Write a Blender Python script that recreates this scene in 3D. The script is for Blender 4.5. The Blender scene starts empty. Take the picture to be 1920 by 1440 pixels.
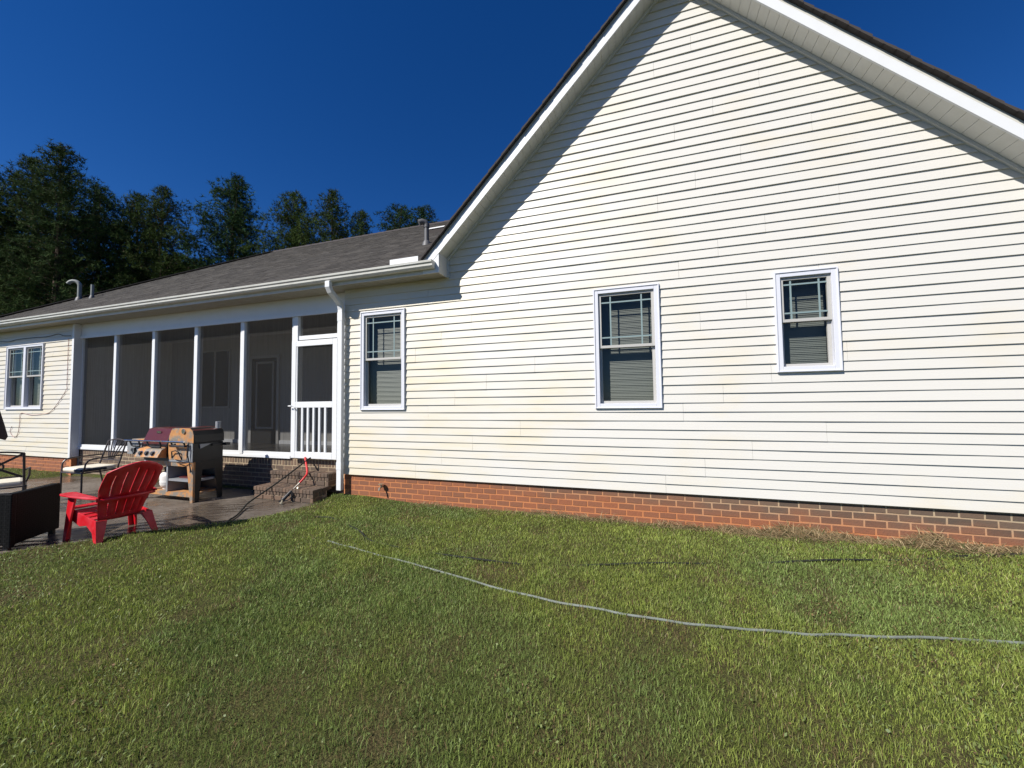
import bpy, bmesh, math, random
import numpy as np
from mathutils import Matrix, Vector
random.seed(7); rng = np.random.default_rng(7)
S = bpy.context.scene
COL = S.collection

# ------------------------------------------------------------------ camera, world, sun, exposure
cd = bpy.data.cameras.new('camera'); cam = bpy.data.objects.new('camera', cd); COL.objects.link(cam)
_r = Vector((0.95015884, 0.31153318, -0.0120521)); _u = Vector((0.02541176, -0.03885974, 0.9989215)); _f = Vector((-0.31072885, 0.94944036, 0.04483953))
M = Matrix(((_r.x, _u.x, -_f.x, 0.0), (_r.y, _u.y, -_f.y, -5.3228), (_r.z, _u.z, -_f.z, 1.6), (0, 0, 0, 1)))
cam.matrix_world = M
cd.sensor_width = 36; cd.lens = 36 * 720.63 / 1920; cd.clip_start = .05; cd.clip_end = 3000
S.camera = cam
SUN = Vector((0.70, 1.0, -1.13)).normalized()
W = bpy.data.worlds.new('World'); S.world = W; W.use_nodes = True
nt = W.node_tree; bg = nt.nodes['Background']
sky = nt.nodes.new('ShaderNodeTexSky'); sky.sky_type = 'NISHITA'; sky.sun_disc = False
sky.sun_elevation = math.radians(42.8); sky.sun_rotation = math.radians(215)
sky.altitude = 1200; sky.air_density = 1.0; sky.dust_density = 0.0; sky.ozone_density = 6.0
hs = nt.nodes.new('ShaderNodeHueSaturation'); hs.inputs['Saturation'].default_value = 1.26; hs.inputs['Hue'].default_value = .512
nt.links.new(sky.outputs[0], hs.inputs['Color']); nt.links.new(hs.outputs[0], bg.inputs[0]); bg.inputs[1].default_value = 0.068
ld = bpy.data.lights.new('sun', 'SUN'); ld.energy = 5.0; ld.angle = math.radians(.53); ld.color = (1, .955, .88)
lo = bpy.data.objects.new('sun', ld); COL.objects.link(lo); lo.rotation_euler = SUN.to_track_quat('-Z', 'Y').to_euler(); lo.location = (-20, -30, 40)
S.view_settings.view_transform = 'Standard'; S.view_settings.look = 'None'; S.view_settings.gamma = 1
S.view_settings.exposure = 0.5
S.render.engine = 'CYCLES'
S.cycles.max_bounces = 6; S.cycles.transparent_max_bounces = 12

# ------------------------------------------------------------------ materials
def mat(name, col=(.8, .8, .8), rough=.5, metal=0, spec=.5):
    m = bpy.data.materials.new(name); m.use_nodes = True
    b = m.node_tree.nodes['Principled BSDF']
    b.inputs['Base Color'].default_value = (*col, 1); b.inputs['Roughness'].default_value = rough
    b.inputs['Metallic'].default_value = metal; b.inputs['Specular IOR Level'].default_value = spec
    return m
def N(m, t, **kw):
    n = m.node_tree.nodes.new(t)
    for k, v in kw.items():
        if k in n.inputs.keys() if hasattr(n.inputs, 'keys') else False: n.inputs[k].default_value = v
        else: setattr(n, k, v)
    return n
def L(m, a, b): m.node_tree.links.new(a, b)
def B(m): return m.node_tree.nodes['Principled BSDF']
def noise(m, scale, detail=4, rough=.6, vec=None, stretch=None):
    n = N(m, 'ShaderNodeTexNoise'); n.inputs['Scale'].default_value = scale; n.inputs['Detail'].default_value = detail; n.inputs['Roughness'].default_value = rough
    g = N(m, 'ShaderNodeNewGeometry')
    v = vec or g.outputs['Position']
    if stretch:
        mp = N(m, 'ShaderNodeMapping'); mp.inputs['Scale'].default_value = stretch; L(m, v, mp.inputs['Vector']); v = mp.outputs[0]
    L(m, v, n.inputs['Vector']); return n.outputs['Fac']
def ramp(m, fac, stops):
    r = N(m, 'ShaderNodeValToRGB'); e = r.color_ramp.elements
    while len(e) < len(stops): e.new(.5)
    for el, (p, c) in zip(e, stops): el.position = p; el.color = (*c, 1) if len(c) == 3 else c
    L(m, fac, r.inputs[0]); return r.outputs[0]
def mix(m, fac, a, b):
    x = N(m, 'ShaderNodeMix'); x.data_type = 'RGBA'
    if isinstance(fac, (int, float)): x.inputs[0].default_value = fac
    else: L(m, fac, x.inputs[0])
    for s, i in ((a, 6), (b, 7)):
        if isinstance(s, tuple): x.inputs[i].default_value = (*s, 1)
        else: L(m, s, x.inputs[i])
    return x.outputs[2]
def math_(m, op, a, b=None, c=None):
    x = N(m, 'ShaderNodeMath'); x.operation = op
    for i, s in enumerate((a, b, c)):
        if s is None: continue
        if isinstance(s, (int, float)): x.inputs[i].default_value = s
        else: L(m, s, x.inputs[i])
    return x.outputs[0]
def bump(m, h, dist=.01, strength=.5):
    b = N(m, 'ShaderNodeBump'); b.inputs['Distance'].default_value = dist; b.inputs['Strength'].default_value = strength
    L(m, h, b.inputs['Height']); L(m, b.outputs[0], B(m).inputs['Normal'])
def setcol(m, c): L(m, c, B(m).inputs['Base Color'])
def sep(m):
    g = N(m, 'ShaderNodeNewGeometry'); s = N(m, 'ShaderNodeSeparateXYZ'); L(m, g.outputs['Position'], s.inputs[0]); return s.outputs
W1 = (1, 1, 1); K0 = (0, 0, 0)

def siding_material():
    m = mat('vinyl_siding', (.82, .80, .74), .42)
    x_, y_, z_ = sep(m)
    bias = math_(m, 'MULTIPLY', ramp(m, math_(m, 'ADD', math_(m, 'MULTIPLY', x_, .1), .5), [(.05, W1), (.68, K0)]), .27)
    n1 = ramp(m, math_(m, 'ADD', noise(m, .75, 3, stretch=(.8, 1, 1.6)), bias), [(.54, K0), (.80, W1)])
    n2 = ramp(m, noise(m, 3.0, 5, stretch=(.5, 1, 3)), [(.40, K0), (.75, W1)])
    f = math_(m, 'MULTIPLY', n1, math_(m, 'ADD', math_(m, 'MULTIPLY', n2, .6), .25))
    c = mix(m, f, (.610, .592, .550), (.64, .54, .335))
    g = noise(m, 30, 3, stretch=(.25, 1, 4))
    c = mix(m, math_(m, 'MULTIPLY', g, .10), c, (.48, .46, .42))
    oi = N(m, 'ShaderNodeObjectInfo')
    c = mix(m, math_(m, 'MULTIPLY', oi.outputs['Random'], .06), c, (.55, .53, .49))
    setcol(m, c)
    bump(m, noise(m, 22, 4, stretch=(.12, 1, 1.6)), .002, .35)
    return m
MS = siding_material()
def painted(name, col, rough=.45, dirt=.12, dcol=(.45, .43, .36), sc=6):
    m = mat(name, col, rough)
    n = ramp(m, noise(m, sc, 5), [(.45, K0), (.8, W1)])
    setcol(m, mix(m, math_(m, 'MULTIPLY', n, dirt), col, dcol)); bump(m, noise(m, 60, 2), .001, .15); return m
MWHITE = painted('white_trim', (.68, .69, .70))
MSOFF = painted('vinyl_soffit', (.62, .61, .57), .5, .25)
MSOFE = painted('shaded_eave_soffit_vinyl', (.34, .31, .24), .6, .3)  # same soffit vinyl, weaker bounce light under the eave painted into its colour
MWIN = painted('window_vinyl', (.62, .63, .69), .4, .10)
MSASH = painted('sash_vinyl', (.42, .41, .39), .5, .2)
MGUT = painted('gutter_aluminium', (.56, .55, .50), .35, .35, (.26, .25, .20))
MMUNT = mat('muntin_bar', (.20, .27, .275), .5)
MBLIND = mat('blind_slats', (.108, .122, .112), .6)
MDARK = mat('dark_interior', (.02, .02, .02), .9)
MBLK = mat('black_metal', (.015, .014, .015), .45)
MBRONZE = painted('bronze_tube', (.045, .035, .032), .4, .4, (.12, .10, .09), 20)
def glass_material():
    m = mat('window_glass'); t = m.node_tree; t.nodes.remove(B(m))
    tr = N(m, 'ShaderNodeBsdfTransparent'); tr.inputs[0].default_value = (.90, .90, .88, 1)
    gl = N(m, 'ShaderNodeBsdfGlossy'); gl.inputs['Roughness'].default_value = .015; gl.inputs[0].default_value = (.9, .95, .95, 1)
    fr = N(m, 'ShaderNodeLayerWeight'); fr.inputs['Blend'].default_value = .5
    mx = N(m, 'ShaderNodeMixShader'); L(m, math_(m, 'ADD', math_(m, 'MULTIPLY', math_(m, 'POWER', fr.outputs['Facing'], 4.0), .5), .022), mx.inputs[0]); L(m, tr.outputs[0], mx.inputs[1]); L(m, gl.outputs[0], mx.inputs[2])
    L(m, mx.outputs[0], t.nodes['Material Output'].inputs[0]); return m
MGLASS = glass_material()
def screen_material():
    m = mat('insect_screen', (.012, .0115, .011), .7, 0, .2)
    t = m.node_tree; tr = N(m, 'ShaderNodeBsdfTransparent')
    mx = N(m, 'ShaderNodeMixShader')
    s = ramp(m, noise(m, 5, 4, stretch=(5, 1, .25)), [(.3, (.42, .42, .42)), (.75, (.56, .56, .56))])  # upright streaks of varying opacity imitate faint reflections on the mesh
    L(m, s, mx.inputs[0]); L(m, tr.outputs[0], mx.inputs[1]); L(m, B(m).outputs[0], mx.inputs[2]); L(m, mx.outputs[0], t.nodes['Material Output'].inputs[0])
    return m
MSCREEN = screen_material()
def brick_material(name, red):
    m = mat(name, (.2, .1, .07), .85)
    oi = N(m, 'ShaderNodeObjectInfo')
    base = ramp(m, oi.outputs['Random'], [(0, (.095, .066, .045)), (.5, (.135, .090, .060)), (1, (.175, .108, .068))])
    if red:
        x, y, z = sep(m)
        h = math_(m, 'ADD', math_(m, 'MULTIPLY', math_(m, 'ADD', x, 4.0), .055), z)      # clay splash rises towards the spigot
        h = math_(m, 'ADD', h, math_(m, 'MULTIPLY', noise(m, 2.2, 4), .35))
        f = ramp(m, h, [(.58, W1), (.84, K0)])
        f = math_(m, 'MULTIPLY', f, math_(m, 'ADD', math_(m, 'MULTIPLY', oi.outputs['Random'], .35), .62))
        base = mix(m, f, base, (.33, .105, .04))
    d = noise(m, 40, 5)
    base = mix(m, math_(m, 'MULTIPLY', d, .45), base, (.06, .045, .04))
    setcol(m, base); bump(m, noise(m, 70, 5), .006, .6); return m
MBRR = brick_material('red_clay_stained_brick', True); MBRD = brick_material('brown_brick', False)
def mortar_material(name, red):
    m = mat(name, (.45, .36, .24), .95)
    c = mix(m, ramp(m, noise(m, 9, 5), [(.35, K0), (.7, W1)]), (.43, .34, .22), (.31, .24, .16))
    if red:
        x, y, z = sep(m)
        h = math_(m, 'ADD', math_(m, 'MULTIPLY', math_(m, 'ADD', x, 4.0), .055), z)
        h = math_(m, 'ADD', h, math_(m, 'MULTIPLY', noise(m, 2.2, 4), .35))
        c = mix(m, ramp(m, h, [(.58, W1), (.90, K0)]), c, (.47, .18, .07))
    setcol(m, c); bump(m, noise(m, 90, 3), .004, .6); return m
MMOR = mortar_material('red_stained_mortar', True); MMOD = mortar_material('tan_mortar', False)
def shingle_material():
    m = mat('asphalt_shingle', (.1, .09, .08), .95, 0, .2)
    a = N(m, 'ShaderNodeAttribute'); a.attribute_name = 'tone'
    c = ramp(m, a.outputs['Fac'], [(0, (.052, .048, .045)), (.5, (.070, .065, .060)), (1, (.092, .084, .076))])
    c = mix(m, math_(m, 'MULTIPLY', noise(m, 14, 6), .45), c, (.042, .039, .036))
    setcol(m, c); bump(m, noise(m, 180, 3), .006, .8); return m
MSHI = shingle_material()
MRIM = mat('shingle_edge', (.045, .038, .036), .95)
def patio_material():
    m = mat('stamped_concrete', (.3, .25, .2), .6)
    wet = ramp(m, noise(m, .75, 4), [(.36, K0), (.54, W1)])
    c = mix(m, ramp(m, noise(m, 2.6, 6), [(.3, K0), (.7, W1)]), (.150, .122, .098), (.092, .073, .058))
    c = mix(m, ramp(m, noise(m, 12, 5, stretch=(1, 4, 1)), [(.45, K0), (.62, W1)]), c, (.185, .158, .13))
    c = mix(m, math_(m, 'MULTIPLY', wet, .62), c, (.045, .034, .026)); setcol(m, c)
    L(m, math_(m, 'SUBTRACT', .62, math_(m, 'MULTIPLY', wet, .46)), B(m).inputs['Roughness'])
    w = N(m, 'ShaderNodeTexWave'); w.inputs['Scale'].default_value = 1.15; w.inputs['Distortion'].default_value = 5; w.inputs['Detail'].default_value = 3
    g = N(m, 'ShaderNodeNewGeometry'); mp = N(m, 'ShaderNodeMapping'); mp.inputs['Rotation'].default_value = (0, 0, .5); mp.inputs['Scale'].default_value = (1, 3, 1)
    L(m, g.outputs['Position'], mp.inputs[0]); L(m, mp.outputs[0], w.inputs[0])
    h = math_(m, 'ADD', w.outputs['Fac'], math_(m, 'MULTIPLY', noise(m, 9, 6), 1.2)); bump(m, h, .012, .45); return m
MPAT = patio_material()
def lawn_material():
    m = mat('lawn_thatch', (.1, .1, .05), .95, 0, .1)
    c = mix(m, ramp(m, noise(m, 1.7, 5), [(.4, K0), (.68, W1)]), (.080, .098, .024), (.115, .092, .042))
    c = mix(m, ramp(m, noise(m, 60, 4), [(.4, K0), (.65, W1)]), c, (.050, .046, .020))
    setcol(m, c); bump(m, noise(m, 80, 4), .03, .9); return m
MLAWN = lawn_material()
def attr_material(name, rough=.6, trans=.25, spec=.3):
    m = mat(name, (.1, .1, .05), rough, 0, spec); t = m.node_tree
    a = N(m, 'ShaderNodeAttribute'); a.attribute_name = 'Col'; setcol(m, a.outputs['Color'])
    tl = N(m, 'ShaderNodeBsdfTranslucent'); L(m, a.outputs['Color'], tl.inputs[0])
    mx = N(m, 'ShaderNodeMixShader'); mx.inputs[0].default_value = trans
    L(m, B(m).outputs[0], mx.inputs[1]); L(m, tl.outputs[0], mx.inputs[2]); L(m, mx.outputs[0], t.nodes['Material Output'].inputs[0]); return m
MGRASS = attr_material('grass_blades', .5, .28); MNEEDLE = attr_material('pine_needles', .8, .12, .08); MSTRAW = attr_material('dry_straw', .8, .1)
MBARK = mat('pine_bark', (.07, .045, .032), .95); bump(MBARK, noise(MBARK, 8, 5, stretch=(1, 1, .25)), .05, .8)
MRED = painted('red_resin', (.50, .004, .012), .42, .55, (.62, .12, .15), 4)  # pink blotches paint in sun fading plus the overexposed look of sunlit resin
def rust_material(name, base, amount, rust=(.42, .16, .045), metal=.25, rough=.5):
    m = mat(name, base, rough, metal)
    n = ramp(m, noise(m, 5.5, 6), [(.74 - .47 * amount, K0), (.86 - .47 * amount, W1)])
    c = mix(m, n, base, mix(m, noise(m, 18, 4), rust, (.60, .33, .13)))
    setcol(m, c); L(m, math_(m, 'ADD', math_(m, 'MULTIPLY', n, .4), rough * .8), B(m).inputs['Roughness']); bump(m, noise(m, 60, 4), .003, .3); return m
MRUST = rust_material('rusty_steel_panel', (.26, .23, .19), .70, (.33, .12, .035)); MSTEEL = rust_material('grey_steel_panel', (.30, .31, .32), .3)
MMAROON = rust_material('maroon_enamel', (.085, .016, .015), .2, (.13, .04, .02), 0, .35); MHOOD = rust_material('dark_grill_steel', (.016, .016, .015), .15, (.10, .05, .03), .1, .5)
MCHROME = mat('chrome', (.75, .76, .78), .18, 1)
MTANK = painted('white_tank_paint', (.74, .73, .70), .45, .3, (.40, .25, .15), 12)
def wicker_material():
    m = mat('black_wicker', (.018, .017, .018), .5)
    b = N(m, 'ShaderNodeTexBrick'); b.inputs['Scale'].default_value = 10; b.inputs['Mortar Size'].default_value = .04; b.offset = .5
    tc = N(m, 'ShaderNodeTexCoord'); s = N(m, 'ShaderNodeSeparateXYZ'); L(m, tc.outputs['Object'], s.inputs[0])
    cb = N(m, 'ShaderNodeCombineXYZ'); L(m, math_(m, 'ADD', s.outputs[0], s.outputs[1]), cb.inputs[0]); L(m, s.outputs[2], cb.inputs[1]); L(m, cb.outputs[0], b.inputs['Vector'])
    setcol(m, mix(m, b.outputs['Fac'], (.011, .0105, .011), (.002, .002, .002))); bump(m, math_(m, 'SUBTRACT', 1.0, b.outputs['Fac']), .01, 1); return m
MWICK = wicker_material(); B(MWICK).inputs['Specular IOR Level'].default_value = .15
MCUSH = painted('beige_cushion', (.66, .61, .50), .9, .3, (.35, .32, .26), 9); MCUSHB = mat('dark_cushion', (.045, .05, .055), .9)
MHOSE = painted('grey_green_hose', (.17, .19, .17), .6, .7, (.07, .075, .055), 8); MHOSED = mat('dark_hose', (.020, .021, .019), .8, 0, .15)
MREDT = mat('red_rubber', (.55, .02, .02), .4); MWAND = mat('wand_tube', (.50, .46, .38), .4, .5); MBRASS = mat('brass', (.62, .56, .42), .35, .8)
MPIPE = painted('vent_pipe_paint', (.17, .19, .19), .6, .4); MPIPED = mat('vent_pipe_dark', (.10, .10, .105), .55)
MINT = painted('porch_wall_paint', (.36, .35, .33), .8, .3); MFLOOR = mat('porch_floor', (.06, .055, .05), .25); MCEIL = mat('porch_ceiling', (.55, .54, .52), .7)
MWIRE = mat('pink_wire', (.42, .24, .22), .6); MWIRED = mat('dark_wire', (.03, .03, .03), .6)
MCANOPY = mat('folded_canopy', (.06, .045, .042), .9)

# ------------------------------------------------------------------ mesh helpers
class MB:
    def __init__(s): s.v = []; s.f = []
    def add(s, vs, fs):
        o = len(s.v); s.v += [tuple(p) for p in vs]; s.f += [tuple(i + o for i in f) for f in fs]; return s
    def box(s, a, b):
        x0, y0, z0 = a; x1, y1, z1 = b
        return s.hexa([(x0, y0, z0), (x1, y0, z0), (x1, y1, z0), (x0, y1, z0)], [(x0, y0, z1), (x1, y0, z1), (x1, y1, z1), (x0, y1, z1)])
    def hexa(s, bot, top):
        return s.add(list(bot) + list(top), [(3, 2, 1, 0), (4, 5, 6, 7), (0, 1, 5, 4), (1, 2, 6, 5), (2, 3, 7, 6), (3, 0, 4, 7)])
    def prism(s, poly, d):          # poly: 3D points, d: extrusion vector
        n = len(poly); p = [Vector(q) for q in poly]; d = Vector(d)
        return s.add([tuple(q) for q in p] + [tuple(q + d) for q in p], [tuple(range(n))[::-1], tuple(range(n, 2 * n))] + [(i, (i + 1) % n, n + (i + 1) % n, n + i) for i in range(n)])
    def tube(s, pts, r, n=8, cap=True):
        pts = [Vector(p) for p in pts]; rs = r if isinstance(r, (list, tuple)) else [r] * len(pts)
        rings = []; up = None
        for i, p in enumerate(pts):
            t = (pts[min(i + 1, len(pts) - 1)] - pts[max(i - 1, 0)]).normalized()
            if up is None: up = Vector((0, 0, 1)) if abs(t.z) < .9 else Vector((1, 0, 0))
            a = t.cross(up)
            if a.length < 1e-4: a = t.cross(Vector((0, 1, 0)))
            a.normalize(); b = a.cross(t).normalized(); up = b
            rings.append([p + (a * math.cos(2 * math.pi * k / n) + b * math.sin(2 * math.pi * k / n)) * rs[i] for k in range(n)])
        o = []; fs = []
        for ring in rings: o += [tuple(q) for q in ring]
        for i in range(len(pts) - 1):
            for k in range(n): fs.append((i * n + k, i * n + (k + 1) % n, (i + 1) * n + (k + 1) % n, (i + 1) * n + k))
        if cap: fs.append(tuple(range(n))[::-1]); fs.append(tuple((len(pts) - 1) * n + k for k in range(n)))
        return s.add(o, fs)
    def bar(s, p, q, w, h, up=(0, 0, 1)):       # rectangular bar from p to q
        p, q = Vector(p), Vector(q); t = (q - p).normalized(); a = t.cross(Vector(up))
        if a.length < 1e-4: a = t.cross(Vector((1, 0, 0)))
        a.normalize(); b = a.cross(t).normalized(); a *= w / 2; b *= h / 2
        return s.hexa([p - a - b, p + a - b, p + a + b, p - a + b], [q - a - b, q + a - b, q + a + b, q - a + b])
    def lathe(s, prof, c=(0, 0, 0), n=20):
        o = []; fs = []
        for r, z in prof: o += [(c[0] + r * math.cos(2 * math.pi * k / n), c[1] + r * math.sin(2 * math.pi * k / n), c[2] + z) for k in range(n)]
        for i in range(len(prof) - 1):
            for k in range(n): fs.append((i * n + k, i * n + (k + 1) % n, (i + 1) * n + (k + 1) % n, (i + 1) * n + k))
        fs.append(tuple(range(n))[::-1]); fs.append(tuple((len(prof) - 1) * n + k for k in range(n)))
        return s.add(o, fs)
    def build(s, name, m, parent=None, smooth=False, bevel=0, sharp=None):
        me = bpy.data.meshes.new(name); me.from_pydata(s.v, [], s.f); me.materials.append(m)
        bm = bmesh.new(); bm.from_mesh(me); bmesh.ops.recalc_face_normals(bm, faces=bm.faces); bm.to_mesh(me); bm.free()
        if smooth:
            me.polygons.foreach_set('use_smooth', [True] * len(me.polygons))
            me.set_sharp_from_angle(angle=math.radians(40))
        o = bpy.data.objects.new(name, me); COL.objects.link(o)
        if parent is not None: o.parent = parent
        if bevel:
            md = o.modifiers.new('edge', 'BEVEL'); md.width = bevel; md.segments = 2; md.limit_method = 'ANGLE'; md.angle_limit = math.radians(35)
        return o
def tag(o, label=None, cat=None, group=None, kind=None):
    if label: o['label'] = label
    if cat: o['category'] = cat
    if group: o['group'] = group
    if kind: o['kind'] = kind
    return o
def empty(name, loc=(0, 0, 0), rz=0, **kw):
    e = bpy.data.objects.new(name, None); COL.objects.link(e); e.location = loc; e.rotation_euler = (0, 0, rz); e.empty_display_size = .2
    return tag(e, **kw)
def inst(name, mesh, parent, loc, rot=(0, 0, 0), scale=(1, 1, 1)):
    o = bpy.data.objects.new(name, mesh); COL.objects.link(o); o.parent = parent; o.location = loc; o.rotation_euler = rot; o.scale = scale; return o
def smoothpath(pts, k=6):           # Catmull-Rom
    P = [Vector(p) for p in pts]; P = [P[0] * 2 - P[1]] + P + [P[-1] * 2 - P[-2]]; out = []
    for i in range(1, len(P) - 2):
        for j in range(k):
            t = j / k; a, b, c, d = P[i - 1:i + 3]
            out.append(.5 * ((2 * b) + (c - a) * t + (2 * a - 5 * b + 4 * c - d) * t * t + (3 * b - a - 3 * c + d) * t ** 3))
    return out + [P[-2]]
def vnoise(x, y, sc, seed=0):       # smooth value noise, numpy
    g = np.random.default_rng(seed).random((64, 64)); x = np.asarray(x) * sc; y = np.asarray(y) * sc
    xi = np.floor(x).astype(int); yi = np.floor(y).astype(int); fx = x - xi; fy = y - yi; fx = fx * fx * (3 - 2 * fx); fy = fy * fy * (3 - 2 * fy)
    a = g[xi % 64, yi % 64]; b = g[(xi + 1) % 64, yi % 64]; c = g[xi % 64, (yi + 1) % 64]; d = g[(xi + 1) % 64, (yi + 1) % 64]
    return a * (1 - fx) * (1 - fy) + b * fx * (1 - fy) + c * (1 - fx) * fy + d * fx * fy
def npmesh(name, verts, tris, m, cols=None, parent=None):
    me = bpy.data.meshes.new(name); nv = len(verts); nf = len(tris)
    me.vertices.add(nv); me.vertices.foreach_set('co', np.ascontiguousarray(verts, np.float32).ravel())
    me.loops.add(nf * 3); me.loops.foreach_set('vertex_index', np.ascontiguousarray(tris, np.int32).ravel())
    me.polygons.add(nf); me.polygons.foreach_set('loop_start', np.arange(0, nf * 3, 3, dtype=np.int32)); me.polygons.foreach_set('loop_total', np.full(nf, 3, np.int32))
    me.update(calc_edges=True)
    if cols is not None:
        a = me.color_attributes.new('Col', 'FLOAT_COLOR', 'POINT'); c4 = np.ones((nv, 4), np.float32); c4[:, :3] = cols; a.data.foreach_set('color', c4.ravel())
    me.materials.append(m); o = bpy.data.objects.new(name, me); COL.objects.link(o)
    if parent is not None: o.parent = parent
    return o

# ------------------------------------------------------------------ ground, lawn, patio
PEDGE = [(-4.62, .14), (-4.93, -.06), (-4.95, -.45), (-4.98, -.75), (-5.10, -1.10), (-5.34, -1.50), (-5.70, -1.92), (-5.98, -2.18), (-6.22, -2.52), (-6.45, -2.85), (-6.70, -3.25), (-7.1, -3.9), (-7.6, -4.8), (-8.2, -6.2)]
PEDGE2 = [(-13.6, -5.6), (-13.4, -2.5), (-13.05, -.75), (-12.75, -.12), (-12.6, .14)]
PATIO = PEDGE + PEDGE2
def inside_sd(x, y):                # signed distance to the patio outline (negative inside)
    x = np.asarray(x, float); y = np.asarray(y, float); ins = np.zeros(x.shape, bool); dmin = np.full(x.shape, 1e9)
    P = PATIO; n = len(P)
    for i in range(n):
        (x0, y0), (x1, y1) = P[i], P[(i + 1) % n]
        c = ((y0 > y) != (y1 > y)); den = (y1 - y0) if abs(y1 - y0) > 1e-9 else 1e-9
        ins ^= c & (x < (x1 - x0) * (y - y0) / den + x0)
        dx, dy = x1 - x0, y1 - y0; t = np.clip(((x - x0) * dx + (y - y0) * dy) / (dx * dx + dy * dy), 0, 1)
        dmin = np.minimum(dmin, np.hypot(x - x0 - t * dx, y - y0 - t * dy))
    return np.where(ins, -dmin, dmin)
def lawn_z(x, y):
    z = .012 + .035 * (vnoise(x + 50, y + 50, .9, 3) - .5) + .015 * (vnoise(x + 50, y + 50, 3.1, 4) - .5)
    z = z + .05 * np.clip((y + .35) / .35, 0, 1) * np.clip((-3.2 - x) / 1.2, 0, 1) + .03 * np.clip((x - 2.5) / 1.2, 0, 1) * np.clip((y + .6) / .6, 0, 1)
    sd = inside_sd(x, y)
    return np.where(sd > -.02, z, z - np.clip((-sd - .02) / .10, 0, 1) * .14)
gx = np.concatenate([np.linspace(-16.4, -8.4, 41), np.arange(-8.3, 6.01, .11)]); gy = np.arange(-6.6, .121, .11)
XX, YY = np.meshgrid(gx, gy, indexing='ij'); ZZ = lawn_z(XX, YY)
nx, ny = XX.shape
vs = np.stack([XX, YY, ZZ], -1).reshape(-1, 3); idx = np.arange(nx * ny).reshape(nx, ny)
q = np.stack([idx[:-1, :-1], idx[1:, :-1], idx[1:, 1:], idx[:-1, 1:]], -1).reshape(-1, 4)
lawn = npmesh('lawn', vs, np.concatenate([q[:, [0, 1, 2]], q[:, [0, 2, 3]]]), MLAWN)
lawn.data.polygons.foreach_set('use_smooth', [True] * len(lawn.data.polygons)); tag(lawn, kind='structure')
tag(MB().box((-900, -900, -.6), (900, 900, -.16)).build('ground', MLAWN), kind='structure')
mb = MB(); n = len(PATIO); mb.add([(x, y, 0) for x, y in PATIO] + [(x, y, -.15) for x, y in PATIO], [tuple(range(n)), tuple(range(n, 2 * n))[::-1]] + [(i, i + n, (i + 1) % n + n, (i + 1) % n) for i in range(n)])
tag(mb.build('patio', MPAT), kind='structure')

# ------------------------------------------------------------------ house
house = empty('house', (0, 0, 0), label='white vinyl sided house with steep gable, screened porch and brick base', cat='house')
Z0 = .413; EX = .1143; AX, AZ = .57, 7.16      # siding start, exposure, gable apex (soffit line)
WL, WR = -4.735, 3.91
WINS = [(-4.392, -3.530, 1.480, 3.125), (-.552, .297, 1.485, 3.114), (1.575, 2.215, 1.899, 3.101)]
WINL = [(-15.36, -13.70, 1.54, 3.16)]
def plank(name, cells, k, zb, parent):
    mb = MB()
    def yf(z, x): return -.0180 + .0155 * (z - zb) / EX + .0016 * math.sin(x * 1.9 + k * 2.3) + .0010 * math.sin(x * 5.1 + k * 1.3)
    for (al, ah, bl, bh, zl, zh, full) in cells:
        m_ = max(1, int((bl - al) / .45)); ring = []
        zt = zh + (.003 if full else 0)
        for i in range(m_ + 1):
            t = i / m_; xl = al + (bl - al) * t; xh = ah + (bh - ah) * t
            ring.append([(xl, .006, zl), (xl, yf(zl, xl), zl), (xl, yf(zl, xl) + .0005, min(zl + .004, zh)), (xh, yf(zh, xh), zt), (xh, .006, zt)])
        o = [p for r_ in ring for p in r_]; fs = []
        for i in range(m_):
            for j in range(5): fs.append((i * 5 + j, i * 5 + (j + 1) % 5, (i + 1) * 5 + (j + 1) % 5, (i + 1) * 5 + j))
        fs += [tuple(range(5))[::-1], tuple(m_ * 5 + j for j in range(5))]
        mb.add(o, fs)
    if mb.v: return mb.build(name, MS, parent)
def cut(xa, xb, zl, zh, wins):      # rectangles left over after cutting the window openings
    cells = [(xa, xb, zl, zh)]
    for (wx0, wx1, wz0, wz1) in wins:
        new = []
        for (a, b, c, d) in cells:
            if b <= wx0 or a >= wx1 or d <= wz0 or c >= wz1: new.append((a, b, c, d)); continue
            if a < wx0: new.append((a, wx0, c, d))
            if b > wx1: new.append((wx1, b, c, d))
            m0, m1 = max(a, wx0), min(b, wx1)
            if c < wz0 - .004: new.append((m0, m1, c, wz0))
            if d > wz1 + .004: new.append((m0, m1, wz1, d))
        cells = new
    return cells
def courses(wall, xL, xR, ncourse, wins, gable):
    for k in range(ncourse):
        zb = Z0 + k * EX; zt = zb + EX
        if gable and zb > 3.52:
            if zb >= AZ - .03: break
            zt = min(zt, AZ - .001)
            lb, lt = max(-2.77, AX - (AZ - zb)), max(-2.77, AX - (AZ - zt)); rb, rt = min(WR, AX + (AZ - zb)), min(WR, AX + (AZ - zt))
        else: lb = lt = xL; rb = rt = xR
        off = [-3.35, -2.89, -2.37, -1.62][(k // 2) % 4] + ((k // 8) % 2) * .23
        seams = [s for s in (off - 3.66 * 3 + 3.66 * i for i in range(7)) if max(lb, lt) + .15 < s < min(rb, rt) - .15]
        cuts = [None] + seams + [None]
        for i in range(len(cuts) - 1):
            a = cuts[i]; b = cuts[i + 1]
            al, ah = (lb, lt) if a is None else (a, a); bl, bh = (rb, rt) if b is None else (b - .0022, b - .0022)
            if al == ah and bl == bh:
                cells = [(c[0], c[0], c[1], c[1], c[2], c[3], c[3] >= zt - 1e-6) for c in cut(al, bl, zb, zt, wins)]
            else: cells = [(al, ah, bl, bh, zb, zt, True)]
            for cell in cells: plank('siding_plank', [cell], k + i * 3, zb, wall)
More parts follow.
